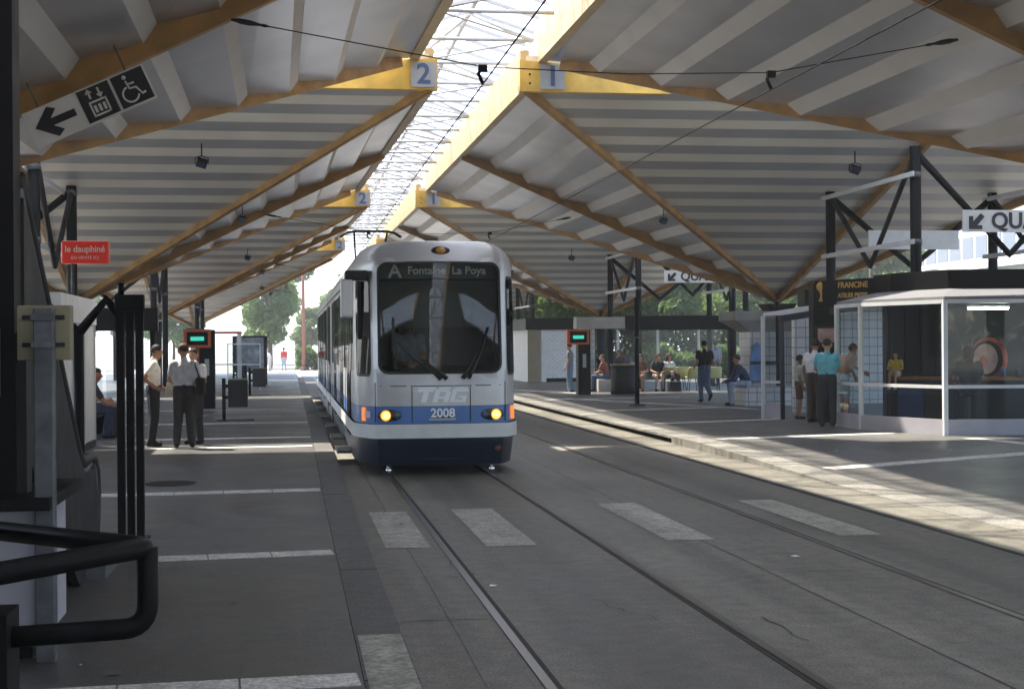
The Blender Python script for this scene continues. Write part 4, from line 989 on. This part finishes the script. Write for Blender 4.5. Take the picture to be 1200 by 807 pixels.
for i, x in enumerate((11.9,13.4,14.95,16.1,17.5)):
    m = MB(); m.box(x-.04,x+.04,53.05,53.15,h,2.30); m.build('mullion', 'dark_grey' if i == 3 else 'white_steel', t)
for a, b in ((11.1,11.86),(11.95,13.35),(13.45,14.9),(15.0,16.05),(16.15,17.45)):
    m = MB(); m.box(a,b,53.09,53.105,h+.05,2.29); m.build('pane', 'glass', t)
m = MB(); m.tube([(16.1,52.6,h),(16.1,52.6,5.2)], .13, 10); m.build('post', 'black_steel', t)
# shell chairs on a common beam
def chair(x, y, rz, lab):
    t = thing('shell_chair', lab, 'chair', (x,y,h), rz, 'yellow shell chairs')
    m = MB(); vs = []; prof = [(-.22,.46),(-.05,.43),(.16,.44),(.22,.50),(.26,.68),(.29,.84)]
    for yy,z in prof:
        for k in range(5): xx = -.24+.12*k; vs.append((xx*(1 if z < .7 else .92), yy-.04*(abs(xx)/.24)**2*(1 if z > .48 else -.3), z+.03*(abs(xx)/.24)**2*(1 if z < .48 else 0)))
    n = len(prof); m.add(vs, [(i*5+k,i*5+k+1,(i+1)*5+k+1,(i+1)*5+k) for i in range(n-1) for k in range(4)], True); o = m.build('shell', 'chair_shell', t); md = o.modifiers.new('s','SOLIDIFY'); md.thickness = .02
    for xx in (-.16,.16):
        for yy in (-.14,.14): m = MB(); m.tube([(xx*1.15,yy*1.15,0),(xx*.8,yy*.8,.43)], .014, 6); m.build('leg', 'dark_grey', t)
for i,(x,y,rz) in enumerate(((13.15,50.6,math.pi*.95),(13.75,51.3,math.pi),(14.0,50.5,math.pi),(14.75,50.5,math.pi),(16.35,50.6,math.pi*.98),(17.0,50.6,math.pi))):
    chair(x, y, rz, 'yellow green shell chair in the glass waiting shelter')
t = thing('waiting_bench', 'dark slatted bench in front of the shelter glass', 'bench', (12.4,50.6,h))
for i in range(4): m = MB(); m.box(-.9,.75,-.22+i*.12,-.12+i*.12,.43,.46); m.build('slat', 'dark_grey', t)
for x in (-.7,.55):
    for y in (-.18,.2): m = MB(); m.tube([(x,y,0),(x,y,.43)], .02, 6); m.build('leg', 'black_steel', t)
# white brick block
t = thing('brick_block', 'white brick block with dark roof fascia and closed shutter', 'kiosk', (0,0,0))
m = MB(); m.box(10.5,13.0,65,72,h,2.45); m.build('wall', 'white_brick', t)
m = MB(); m.box(10.35,13.2,64.85,72.2,2.45,2.95); m.build('fascia', 'black_steel', t)
m = MB(); m.box(10.45,11.0,64.93,64.998,h,2.44); m.build('pilaster', 'cream_panel', t); m = MB(); m.box(11.06,11.24,64.93,64.998,h,2.44); m.build('pilaster', 'sign_white', t)
m = MB(); m.box(11.3,12.95,64.95,64.998,h,.30); m.build('skirting', 'black_steel', t)
m = MB(); m.box(12.5,13.1,64.82,64.846,2.5,2.82); sg = m.build('sign_plate', 'text_grey', t)

# unseen block added to keep light off the left foreground
t = thing('shade_block', 'unseen dark block added beside the escalator to shade the foreground', 'building', (0,0,0))
m = MB(); m.box(-12,-3.4,-2,9.0,0,3.6); m.build('wall', 'dark_grey', t)
m = MB(); m.box(-12.1,-3.3,-2.1,9.1,3.6,3.9); m.build('fascia', 'black_steel', t)
# ------------------------------------------------------------ people
BASE = dict(pel=(0,0,.96), ch=(0,.0,1.27), nk=(0,-.01,1.47), hd=(0,.025,1.62),
            shL=(-.178,-.01,1.395), elL=(-.235,-.03,1.13), wrL=(-.235,.07,.90), shR=(.178,-.01,1.395), elR=(.235,-.03,1.13), wrR=(.235,.07,.90),
            hiL=(-.085,0,.92), knL=(-.10,.02,.50), anL=(-.105,-.02,.09), hiR=(.085,0,.92), knR=(.10,.02,.50), anR=(.105,-.02,.09))
def skin_m(c): return mat('skin_%02d%02d' % (int(c[0]*100), int(c[1]*100)), c, .55)
def cloth_m(c): return mat('cloth_%03d%03d%03d' % tuple(int(v*1000) for v in c), c, .8, noise=.18, nscale=14, bump=.25, bscale=22)
def person(label, loc, rz, J=None, shirt=(.6,.6,.6), pants=(.02,.02,.025), skin=(.42,.24,.15), hair=(.02,.014,.01), shoe=(.015,.012,.01), scale=1.0, sleeve=.6, legs='long', bare=False, longhair=False, girth=1.0, vox=.017, toe=None, group=None, cat='person'):
    j = {k: Vector(v) for k, v in BASE.items()}
    for k, v in (J or {}).items(): j[k] = Vector(v)
    caps = []   # (a, b, ra, rb, material index)
    SK, SH, PA, SO = 0, 1, 2, 3
    if bare: SHm = SK
    else: SHm = SH
    g = girth; ch, pel = j['ch'], j['pel']
    sx = (j['shR']-j['shL']).normalized()
    for s in (-1, 1):
        caps.append((pel+sx*s*.065*g+Vector((0,0,.10)), ch+sx*s*.085*g+Vector((0,0,.03)), .115*g, .115*g, SHm))
        caps.append((pel+sx*s*.06*g, pel+sx*s*.06*g+Vector((0,0,.06)), .122*g, .118*g, PA))
        caps.append((ch+sx*s*.08*g, j['shL' if s < 0 else 'shR']*.85+j['nk']*.15, .11*g, .068, SHm))
    caps.append((ch, j['nk'], .11*g, .062, SHm)); caps.append((j['nk']-Vector((0,0,.02)), j['hd'], .054, .054, SK))
    hd = j['hd']; f = Vector((0,1,0)) if 'face' not in (J or {}) else Vector(J['face']).normalized()
    caps.append((hd+Vector((0,0,.035)), hd+Vector((0,0,-.005))+f*.005, .093, .088, SK)); caps.append((hd+f*.028+Vector((0,0,-.05)), hd+f*.035+Vector((0,0,-.085)), .062, .042, SK))
    caps.append((hd+f*.092+Vector((0,0,.005)), hd+f*.112+Vector((0,0,-.03)), .010, .017, SK))
    side = f.cross(Vector((0,0,1)))
    for s in (-1,1): caps.append((hd+side*s*.088+Vector((0,0,.01)), hd+side*s*.092+Vector((0,0,-.03)), .018, .014, SK))
    for L in 'LR':
        sh, el, wr = j['sh'+L], j['el'+L], j['wr'+L]
        if sleeve <= 1: mid = sh.lerp(el, sleeve)
        else: mid = el
        caps.append((sh, mid, .066, .060 if sleeve <= 1 else .052, SHm)); caps.append((sh.lerp(el,.3), el, .046, .042, SK if sleeve <= 1 else SHm))
        if sleeve > 1: caps.append((el, wr, .052, .042, SHm))
        else: caps.append((el, wr, .042, .029, SK))
        hi, kn, an = j['hi'+L], j['kn'+L], j['an'+L]
        caps.append((pel+(hi-pel)*.8, hi, .11*g, .098*g, PA))
        if legs == 'long':
            caps.append((hi, kn, .104*g, .082, PA)); caps.append((kn, an, .080, .068, PA))
        else:
            m_ = hi.lerp(kn,.72); caps.append((hi, m_, .098*g, .088, PA)); caps.append((m_, kn, .066, .052, SK)); caps.append((kn, kn.lerp(an,.35), .050, .052, SK)); caps.append((kn.lerp(an,.35), an, .052, .036, SK))
        td = Vector((0,1,0)) if toe is None else Vector(toe[L])
        caps.append((an+Vector((0,0,-.035))-td*.045, an+Vector((0,0,-.045))+td*.15, .048, .040, SO))
    def cmesh(cs, sub=10):
        mb = MB()
        for a,b,ra,rb,_ in cs:
            d = b-a; L = max(d.length,1e-4); d = d/L; pts = []; rr = []
            for q in (-90,-60,-30,0): pts.append(a+d*ra*math.sin(R(q))); rr.append(max(.001,ra*math.cos(R(q))))
            for q in (0,30,60,90): pts.append(b+d*rb*math.sin(R(q))); rr.append(max(.001,rb*math.cos(R(q))))
            if (pts[4]-pts[3]).length < 1e-5: pts.pop(4); rr.pop(4)
            mb.tube(pts, rr, sub)
        return mb.mesh('c')
    def remesh(me, v, smooth=3):
        o = bpy.data.objects.new('tmp', me); C.objects.link(o)
        md = o.modifiers.new('r','REMESH'); md.mode = 'VOXEL'; md.voxel_size = v
        sm = o.modifiers.new('s','SMOOTH'); sm.iterations = smooth; sm.factor = .5
        dg = bpy.context.evaluated_depsgraph_get(); dg.update()
        r = bpy.data.meshes.new_from_object(o.evaluated_get(dg)); bpy.data.objects.remove(o); return r
    body = remesh(cmesh(caps), vox, 5)
    nf = len(body.polygons); cen = np.empty(nf*3); body.polygons.foreach_get('center', cen); cen = cen.reshape(-1,3)
    best = np.full(nf, 1e9); idx = np.zeros(nf, int)
    for a,b,ra,rb,mi in caps:
        a_, b_ = np.array(a), np.array(b); d = b_-a_; tt = np.clip(((cen-a_)@d)/max(1e-9,d@d),0,1)
        dist = np.linalg.norm(cen-(a_+tt[:,None]*d),axis=1)-(ra+(rb-ra)*tt)
        k = dist < best; best[k] = dist[k]; idx[k] = mi
    # hands: palm, four fingers, thumb
    hands = MB(); hv = []
    for L in 'LR':
        el, wr = j['el'+L], j['wr'+L]; d = (wr-el).normalized(); s = -1 if L == 'L' else 1
        ref = Vector((0,1,0)) if abs(d.y) < .8 else Vector((0,0,1))
        x = d.cross(ref).normalized(); y = x.cross(d).normalized()   # y: across the palm, x: palm normal
        x = -x*s
        cs = [(wr-d*.01, wr+d*.07+y*.012, .026, .024, 0), (wr+d*.02-y*.012, wr+d*.07-y*.022, .022, .020, 0)]
        for q,(o_,ln) in enumerate(((.030,.066),(.011,.076),(-.009,.070),(-.028,.054))):
            r0 = wr+d*.075+y*o_; k1 = r0+d*ln*.5+x*.006; k2 = k1+d*ln*.4+x*.022; cs += [(r0,k1,.0098,.009,0),(k1,k2,.009,.0075,0)]
        th = wr+d*.02+y*.03; t1 = th+d*.035+y*.022+x*.01; cs += [(th,t1,.013,.011,0),(t1,t1+d*.032+y*.004+x*.008,.011,.008,0)]
        hv += cs
    hm = remesh(cmesh(hv,8), .0065, 1)
    bm = bmesh.new(); bm.from_mesh(body); bm.faces.ensure_lookup_table()
    for i, fc in enumerate(bm.faces): fc.material_index = int(idx[i]); fc.smooth = True
    n0 = len(bm.faces); bm.from_mesh(hm); bm.faces.ensure_lookup_table()
    for fc in bm.faces[n0:]: fc.material_index = 0; fc.smooth = True
    # eyes and mouth as small faces set in
    me = bpy.data.meshes.new('person'); bm.to_mesh(me); bm.free()
    for mm in (skin_m(skin), cloth_m(shirt), cloth_m(pants), cloth_m(shoe)): me.materials.append(mm)
    o = bpy.data.objects.new('person', me); C.objects.link(o); o.location = loc; o.rotation_euler = (0,0,rz); o.scale = (scale,)*3
    tag(o, label, cat, group)
    # hair: cap over crown and back, uneven rim
    rnd = random.Random(label); mb = MB(); n1, n2 = 16, 8; vs = []; back = -f
    cx = hd+Vector((0,0,.035))
    for i in range(n2+1):
        for k in range(n1):
            a = 2*math.pi*k/n1; dr = side*math.cos(a)+f*math.sin(a)
            front = max(0, math.sin(a)); low = R(-28-(42 if longhair else 0)*(1-front))*(1-front)+R(28)*front
            ph = R(90)-(R(90)-low)*i/n2; rr = .0965+rnd.uniform(-.006,.006)+(.010 if longhair else 0)
            vs.append(cx+dr*rr*math.cos(ph)*(.95 if abs(math.cos(a)) > .7 else 1.02)+Vector((0,0,rr*1.0*math.sin(ph)-(.06 if longhair and ph < 0 else 0))))
    fs = [(i*n1+k, i*n1+(k+1)%n1, (i+1)*n1+(k+1)%n1, (i+1)*n1+k) for i in range(n2) for k in range(n1)]
    mb.add(vs, fs, True); ho = mb.build('hair', cloth_m(hair), o); md = ho.modifiers.new('s','SOLIDIFY'); md.thickness = .012
    for s in (-1,1): mb = MB(); mb.ball(hd+f*.083+side*s*.033+Vector((0,0,.012)), .011, 8, 6); mb.build('eye', mat('eye_dark',(.02,.015,.012),.2), o)
    mb = MB(); mb.ball(hd+f*.079+Vector((0,0,-.068)), (.022,.012,.006), 8, 6); mb.build('mouth', mat('lips',(.26,.09,.07),.5), o)
    return o
def sit(lean=0, z=.45, knee=.42, arms='lap'):
    """seated pose, seat height z, facing +Y, pelvis over the origin"""
    p = z+.09; q = Vector((0,lean*.55,0)); c = Vector((0,lean*.6,p+.30)); n = Vector((0,lean,p+.49)); hd = Vector((0,lean+.04,p+.64))
    J = dict(pel=(0,0,p), ch=c, nk=n, hd=hd, shL=(-.185,lean*.95,p+.43), shR=(.185,lean*.95,p+.43),
             hiL=(-.09,.03,p-.01), hiR=(.09,.03,p-.01), knL=(-.11,knee,p+.0), knR=(.11,knee,p+.0), anL=(-.11,knee+.02,.09), anR=(.12,knee-.06,.09))
    if arms == 'lap': J.update(elL=(-.25,lean*.8+.10,p+.17), wrL=(-.12,knee-.1,p+.13), elR=(.25,lean*.8+.10,p+.17), wrR=(.12,knee-.1,p+.13))
    else: J.update(elL=(-.20,knee-.08,p+.12), wrL=(-.04,knee+.14,p+.04), elR=(.20,knee-.08,p+.12), wrR=(.05,knee+.15,p+.05))
    return J
H0 = hp(26)
W = (.66,.67,.70); BLK = (.012,.012,.015)
# trio on the left platform
person('man in white short sleeved shirt and dark tie, hand on hip, by the triple post', (-2.30,25.7,H0), R(-75),
       dict(hd=(0,.06,1.60), nk=(0,.01,1.47), elR=(.24,-.20,1.16), wrR=(.17,.0,1.0), elL=(-.23,.03,1.13), wrL=(-.16,.2,.98), anR=(.12,-.06,.09), knR=(.11,.0,.5)), shirt=(.72,.70,.64), pants=BLK, skin=(.30,.15,.09), scale=1.0)
m = MB(); m.prism([(-.03,0,0),(.03,0,0),(.04,.0,-.36),(0,.0,-.42),(-.04,.0,-.36)], (0,.008,0)); tie = m.build('necktie', cloth_m((.02,.015,.02))); tie.location = (-2.30+.125,25.7+.033,H0+1.40); tie.rotation_euler = (0,0,R(-75))
tag(tie, 'dark necktie hanging on the white shirted man', 'necktie')
person('man in pale shirt seen from behind with dark trousers and shoulder bag', (-1.75,25.15,H0), R(4),
       dict(elL=(-.24,.05,1.14), wrL=(-.16,.26,1.06), elR=(.24,.05,1.14), wrR=(.12,.27,1.08), hd=(-.01,.03,1.62), anL=(-.13,0,.09), anR=(.13,.05,.09)), shirt=(.58,.60,.66), pants=(.03,.03,.032), hair=(.05,.03,.02), girth=1.05)
person('person in white shirt and dark trousers standing behind the man with the bag', (-1.64,26.1,H0), R(150),
       dict(elL=(-.24,.04,1.14), wrL=(-.10,.24,1.10), elR=(.25,.02,1.14), wrR=(.12,.24,1.10)), shirt=W, pants=(.025,.025,.03), scale=.95)
t = thing('shoulder_bag', 'dark shoulder bag hanging on the man in the pale shirt', 'bag', (-1.50,25.06,H0))
m = MB(); m.box(-.05,.10,-.14,.20,.88,1.18); m.build('pouch', cloth_m((.012,.011,.010)), t, .04)
m = MB(); m.tube([(.02,-.12,1.15),(-.06,-.10,1.40),(-.09,.0,1.47),(-.06,.12,1.36),(.02,.16,1.15)], .014, 6); m.build('strap', cloth_m((.012,.011,.010)), t)
m = MB(); m.prism([(-.13,.0,-.16),(.11,.04,-.14),(.13,.08,.12),(-.08,.04,.10)], (0,.012,0)); o = m.build('document_folder', cloth_m((.45,.45,.36))); o.location = (-1.98,25.48,H0+1.0); tag(o, 'pale folder held by the man in the pale shirt', 'folder')
person('driver in a pale shirt sitting at the tram controls', (2.06-.36,20.35+1.22,.96), R(180), sit(.05,.44,.40,'fwd'), shirt=(.35,.38,.45), pants=(.02,.02,.03))
# seated at left
t = thing('left_bench', 'low dark bench behind the press kiosk', 'bench', (-3.75,28.6,H0))
m = MB(); m.box(-.25,.25,-1.0,1.4,.40,.45); m.build('seat', 'dark_grey', t)
for y in (-.8,1.2): m = MB(); m.box(-.2,.2,y-.04,y+.04,0,.4); m.build('leg', 'black_steel', t)
person('person in dark clothes leaning forward on the low left bench', (-3.75,28.2,H0), R(-80), sit(.16,.45,.42,'fwd'), shirt=(.03,.03,.04), pants=(.03,.05,.10), skin=(.35,.18,.11))
person('person in grey green top sitting upright on the low left bench', (-3.8,29.3,H0), R(-90), sit(0), shirt=(.12,.13,.11), pants=(.04,.04,.05))
# right platform
person('man in black tee shirt and jeans walking away across the right platform', (11.62,40.7,H0), R(8),
       dict(knL=(-.09,.07,.50), anL=(-.09,.02,.09), knR=(.07,.0,.50), anR=(.05,-.30,.22), elL=(-.25,-.06,1.15), wrL=(-.24,.12,1.02), elR=(.25,-.06,1.15), wrR=(.24,.14,1.04), shL=(-.20,-.01,1.41), shR=(.20,-.01,1.41)), shirt=(.012,.012,.014), pants=(.10,.15,.24), girth=1.08, toe=dict(L=(0,1,0),R=(0,.7,-.7)))
person('man in dark blue jacket and pale jeans sitting on the tiled ledge', (12.05,38.2,H0), R(92), sit(.22,.50,.43,'fwd'), shirt=(.03,.05,.11), pants=(.28,.34,.44), sleeve=2, hair=(.03,.02,.015))
person('child in pale tee shirt and dark shorts standing at the grey counter', (10.98,31.0,H0), R(-100), dict(elL=(-.22,.02,1.13), wrL=(-.1,.2,1.02)), shirt=(.45,.44,.38), pants=(.10,.05,.04), legs='short', skin=(.30,.15,.09), scale=.80)
person('person in white shirt at the grey counter behind the teal shirt', (10.83,29.6,H0), R(-40), dict(elR=(.24,.08,1.16), wrR=(.2,.3,1.05)), shirt=W, pants=(.05,.03,.02), skin=(.32,.17,.10))
person('person in turquoise tee shirt and dark jeans standing at the snack bar', (10.52,28.05,H0), R(-25), dict(elL=(-.24,.05,1.14), wrL=(-.15,.25,1.08), elR=(.24,.05,1.14), wrR=(.15,.26,1.08)), shirt=(.12,.42,.50), pants=(.015,.018,.03), hair=(.015,.01,.008), girth=1.04)
person('bare chested person in pale blue shorts leaning on the snack bar counter', (11.0,28.5,H0), R(-68),
       dict(ch=(0,.10,1.24), nk=(0,.22,1.40), hd=(0,.30,1.52), shL=(-.19,.17,1.35), shR=(.19,.17,1.35), elL=(-.15,.43,1.20), wrL=(-.08,.66,1.06), elR=(.25,.02,1.14), wrR=(.2,.16,.98)), bare=True, shirt=(.4,.2,.1), pants=(.38,.52,.60), skin=(.48,.22,.11), legs='short')
person('small child in yellow top and white shorts sitting on the bar counter', (11.93,28.0,.66), R(140), sit(.02,.45,.42), shirt=(.60,.40,.05), pants=(.6,.58,.55), shoe=(.7,.7,.68), legs='short', hair=(.08,.04,.02), longhair=True, skin=(.45,.25,.16), scale=.58).location.z = 1.112-.45*.58-.0
person('seated person with dark curly hair behind the snack bar glass', (12.45,25.85,H0+.02), R(-15), sit(.05,.70,.36), shirt=(.02,.02,.02), pants=(.02,.02,.02), hair=(.05,.03,.015), longhair=True)
t = thing('bar_stool', 'tall dark stool inside the snack bar', 'stool', (12.45,25.87,h))
m = MB(); m.tube([(0,0,.66),(0,0,.71)], .17, 16); m.build('seat', 'dark_grey', t); m = MB(); m.tube([(0,0,.0),(0,0,.02),(0,0,.03),(0,0,.66)], [.2,.2,.03,.025], 14); m.build('stem', 'galvanised', t)
# waiting shelter
person('person in dark top with bare legs sitting on the slatted bench', (12.75,50.6,h), R(176), sit(.06), shirt=(.015,.015,.018), pants=(.25,.24,.2), legs='short')
person('person in brown top sitting beside the slim post on the slatted bench', (12.15,50.6,h), R(160), sit(.02), shirt=(.16,.09,.06), pants=(.25,.15,.10), longhair=True)
t = thing('carry_bag', 'dark carry bag on the floor beside the slatted bench', 'bag', (13.2,50.0,h))
m = MB(); m.box(-.22,.22,-.14,.14,0,.36); m.build('bag', cloth_m((.012,.012,.014)), t, .04); m = MB(); m.tube([(-.12,0,.34),(-.1,0,.5),(.1,0,.5),(.12,0,.34)], .012, 6); m.build('handle', 'rubber', t)
person('person with long hair and white top sitting in the shelter', (13.15,50.6,h), R(200), sit(0), shirt=(.5,.5,.5), pants=(.03,.03,.03), longhair=True)
person('person in blue checked shirt standing behind the shelter glass', (16.3,55.5,h), R(20), shirt=(.16,.18,.30), pants=(.05,.05,.07))
person('person with reddish hair standing behind the drum bin', (11.6,51.6,h), R(150), shirt=(.06,.045,.04), pants=(.03,.03,.04), hair=(.12,.05,.03), longhair=True, scale=.82)
person('person in grey top standing behind the drum bin', (11.95,51.9,h), R(190), shirt=(.10,.10,.12), pants=(.03,.03,.04), longhair=True, scale=.86)
person('person in jeans standing behind the black display pillar', (9.62,50.6,h), R(60), shirt=(.14,.15,.17), pants=(.12,.18,.28), scale=.98)
person('person in red brown top sitting by the tiled pier', (10.95,50.8,h), R(60), sit(.1), shirt=(.20,.06,.04), pants=(.05,.08,.16))
t = thing('pier_block', 'low concrete block beside the tiled pier', 'block', (10.9,50.75,h)); m = MB(); m.box(-.3,.3,-.3,.2,0,.44); m.build('block', 'concrete', t, .02)
# far people
person('far person in red top walking on the sunlit ground', (-.45,108,-.02), R(10), dict(knL=(-.1,.10,.5),anL=(-.1,.14,.12),anR=(.1,-.2,.14)), shirt=(.62,.05,.05), pants=(.35,.42,.55), vox=.03)
person('far person in white top with dark hair on the sunlit ground', (-2.2,108,-.02), R(-60), shirt=(.7,.7,.7), pants=(.4,.4,.4), vox=.03)
person('far person in white clothes bending on the sunlit ground', (-1.5,111,-.02), R(60), dict(ch=(0,.12,1.2),nk=(0,.3,1.3),hd=(0,.4,1.38),shL=(-.18,.24,1.28),shR=(.18,.24,1.28),elL=(-.2,.35,1.0),wrL=(-.15,.45,.8),elR=(.2,.35,1.0),wrR=(.15,.45,.8)), shirt=(.72,.72,.72), pants=(.6,.6,.6), vox=.03)

# ------------------------------------------------------------ vegetation and background
def tree_meshes(seed, h, rx, leaf, nleaf, m_):
    rg = np.random.default_rng(seed)
    tr = MB(); tr.tube([(0,0,-.05),(.05,0,h*.22),(.0,.08,h*.45),(.05,.02,h*.8)], [h*.022,h*.018,h*.013,h*.004], 8)
    cl = []
    for i in range(26):
        a = rg.uniform(0,6.28); zz = rg.uniform(.30,.95); rad = rx*math.sin(math.pi*min(.97,(zz-.18)/.86))**.7*rg.uniform(.35,.85)
        c = np.array([math.cos(a)*rad, math.sin(a)*rad, zz*h]); cl.append((c, rx*rg.uniform(.22,.42)))
        if i < 12: tr.tube([(0,.03,h*(.2+.03*i)), tuple(c*np.array([.5,.5,1])*np.array([1,1,.85])), tuple(c)], [h*.008,h*.005,h*.002], 6)
    n = nleaf; w_ = np.array([r**2 for _,r in cl]); pick = rg.choice(len(cl), n, p=w_/w_.sum())
    d = rg.normal(size=(n,3)); d /= np.linalg.norm(d,axis=1)[:,None]
    rad = rg.uniform(.25,1,n)**.5; cen = np.array([cl[i][0] for i in pick])+d*(rad*np.array([cl[i][1] for i in pick]))[:,None]*np.array([1,1,.8])
    u = rg.normal(size=(n,3)); u /= np.linalg.norm(u,axis=1)[:,None]; v = np.cross(u, rg.normal(size=(n,3))); v /= np.linalg.norm(v,axis=1)[:,None]
    s = leaf*rg.uniform(.6,1.3,n)[:,None]
    V = np.stack([cen-u*s, cen-v*s*.5, cen+u*s, cen+v*s*.5],1).reshape(-1,3)
    me = bpy.data.meshes.new('crown'); me.from_pydata(V.tolist(), [], [(4*i,4*i+1,4*i+2,4*i+3) for i in range(n)]); me.materials.append(MATS[m_])
    tm = tr.mesh('trunk'); tm.materials.append(MATS['bark']); return tm, me
KINDS = [tree_meshes(1, 9, 3.2, .22, 9000, 'leaf_a'), tree_meshes(2, 11, 3.6, .24, 9000, 'leaf_b'), tree_meshes(5, 7, 2.6, .2, 7000, 'leaf_a')]
def tree(k, x, y, s, rz, label, grp):
    t = thing('tree', label, 'tree', (x,y,-.02), rz, grp); t.scale = (s,s,s)
    for nm, me in zip(('trunk','crown'), KINDS[k]):
        o = bpy.data.objects.new(nm, me); C.objects.link(o); o.parent = t
tree(0, -1.6,122,.92,0,'round leafy tree rising behind the far people', None); tree(1, -2.0,150,1.25,1,'tall darker tree behind the round leafy tree', None)
for i,(k,x,y,s) in enumerate(((2,-9,118,.95),(1,-13,128,.9),(2,-17,120,1.0),(0,4.6,140,.8),(2,1.9,138,.75))): tree(k,x,y,s,i,'leafy tree beyond the open end of the station','trees beyond the open end')
for i,(k,x,y,s) in enumerate(((0,17,84,1.0),(1,21,88,1.0),(0,25,82,1.1),(2,20,78,1.0),(1,29,90,1.0),(2,33,84,1.1),(0,37,88,1.0),(2,14.5,90,1.1),(1,24,98,1.2),(0,31,76,.9),(2,27.5,74,.95),(0,19,100,1.2))):
    tree(k,x,y,s,i*1.7,'leafy tree behind the glass waiting shelter','trees behind the waiting shelter')
def hedge(x0, x1, y0, y1, hh, lab, seed, n):
    rg = np.random.default_rng(seed); cen = np.stack([rg.uniform(x0,x1,n), rg.uniform(y0,y1,n), hh*rg.uniform(0,1,n)**.6],1)
    cen[:,2] *= 1+.18*np.sin(cen[:,0]*1.9)+.1*np.sin(cen[:,0]*4.7+1)
    u = rg.normal(size=(n,3)); u /= np.linalg.norm(u,axis=1)[:,None]; v = np.cross(u, rg.normal(size=(n,3))); v /= np.linalg.norm(v,axis=1)[:,None]; s = .16*rg.uniform(.6,1.4,n)[:,None]
    V = np.stack([cen-u*s, cen-v*s*.5, cen+u*s, cen+v*s*.5],1).reshape(-1,3)
    me = bpy.data.meshes.new('hedge'); me.from_pydata(V.tolist(), [], [(4*i,4*i+1,4*i+2,4*i+3) for i in range(n)]); me.materials.append(MATS['hedge'])
    o = bpy.data.objects.new('hedge', me); C.objects.link(o); tag(o, lab, 'hedge')
hedge(13,45,77,81,4.6,'tall loose shrubs behind the long green hedge',4,40000)
hedge(.4,6,112,114.5,1.5,'low green hedge beside the rust coloured mast',1,6000); hedge(14,36,68,71,1.4,'long green hedge behind the glass waiting shelter',2,24000)
t = thing('street_mast', 'tall rust coloured mast beyond the open end of the station', 'mast', (1.0,112,-.02))
m = MB(); m.tube([(0,0,0),(0,0,11)], [.16,.09], 10); m.build('shaft', 'rust_pole', t); m = MB(); m.tube([(0,0,0),(0,0,.3)], .25, 10); m.build('base', 'rust_pole', t)
# pale office building to the right
t = thing('office_building', 'long pale office building with bands of dark windows beyond the snack bar', 'building', (52,0,0))
m = MB(); m.box(0,18,60,150,-.05,11.5); m.build('wall', 'building_white', t)
m = MB(); m.box(-.6,18.4,59.6,150.4,11.5,12.0); m.build('roof', 'building_white', t)
for z in (3.4,7.6): m = MB(); m.box(-.5,-.002,60,150,z-.9,z-.45); m.build('ledge', 'building_white', t)
wm = MB(); wm.box(-.05,-.004,0,1.9,0,1.7); wm = wm.mesh('window'); wm.materials.append(MATS['window_dark'])
for z in (1.0,4.6,8.4):
    for i in range(40):
        o = bpy.data.objects.new('window', wm); C.objects.link(o); o.parent = t; o.location = (0,60.5+i*2.22,z-.3)
t = thing('low_annex', 'lower white annex with a row of windows in front of the office building', 'building', (40,0,0))
m = MB(); m.box(0,9,74,112,-.05,6.0); m.build('wall', 'building_white', t); m = MB(); m.box(-.4,9.2,73.6,112.4,6.0,6.3); m.build('roof', 'building_white', t)
for i in range(15):
    o = bpy.data.objects.new('window', wm); C.objects.link(o); o.parent = t; o.location = (0,75+i*2.4,3.6)
for i in range(15):
    o = bpy.data.objects.new('window', wm); C.objects.link(o); o.parent = t; o.location = (0,75+i*2.4,1.0)

# ------------------------------------------------------------ haze
hz = bpy.data.materials.new('haze'); hz.use_nodes = True; n = hz.node_tree.nodes; n.remove(n['Principled BSDF'])
pv = n.new('ShaderNodeVolumePrincipled'); pv.inputs['Color'].default_value = (.95,.97,1,1); pv.inputs['Density'].default_value = 0.0013; pv.inputs['Anisotropy'].default_value = .3
hz.node_tree.links.new(pv.outputs[0], n['Material Output'].inputs['Volume'])
if 0.003:
    m = MB(); m.box(-960,960,-340,1560,-1.2,20); o = m.build('haze', hz); tag(o, kind='stuff')
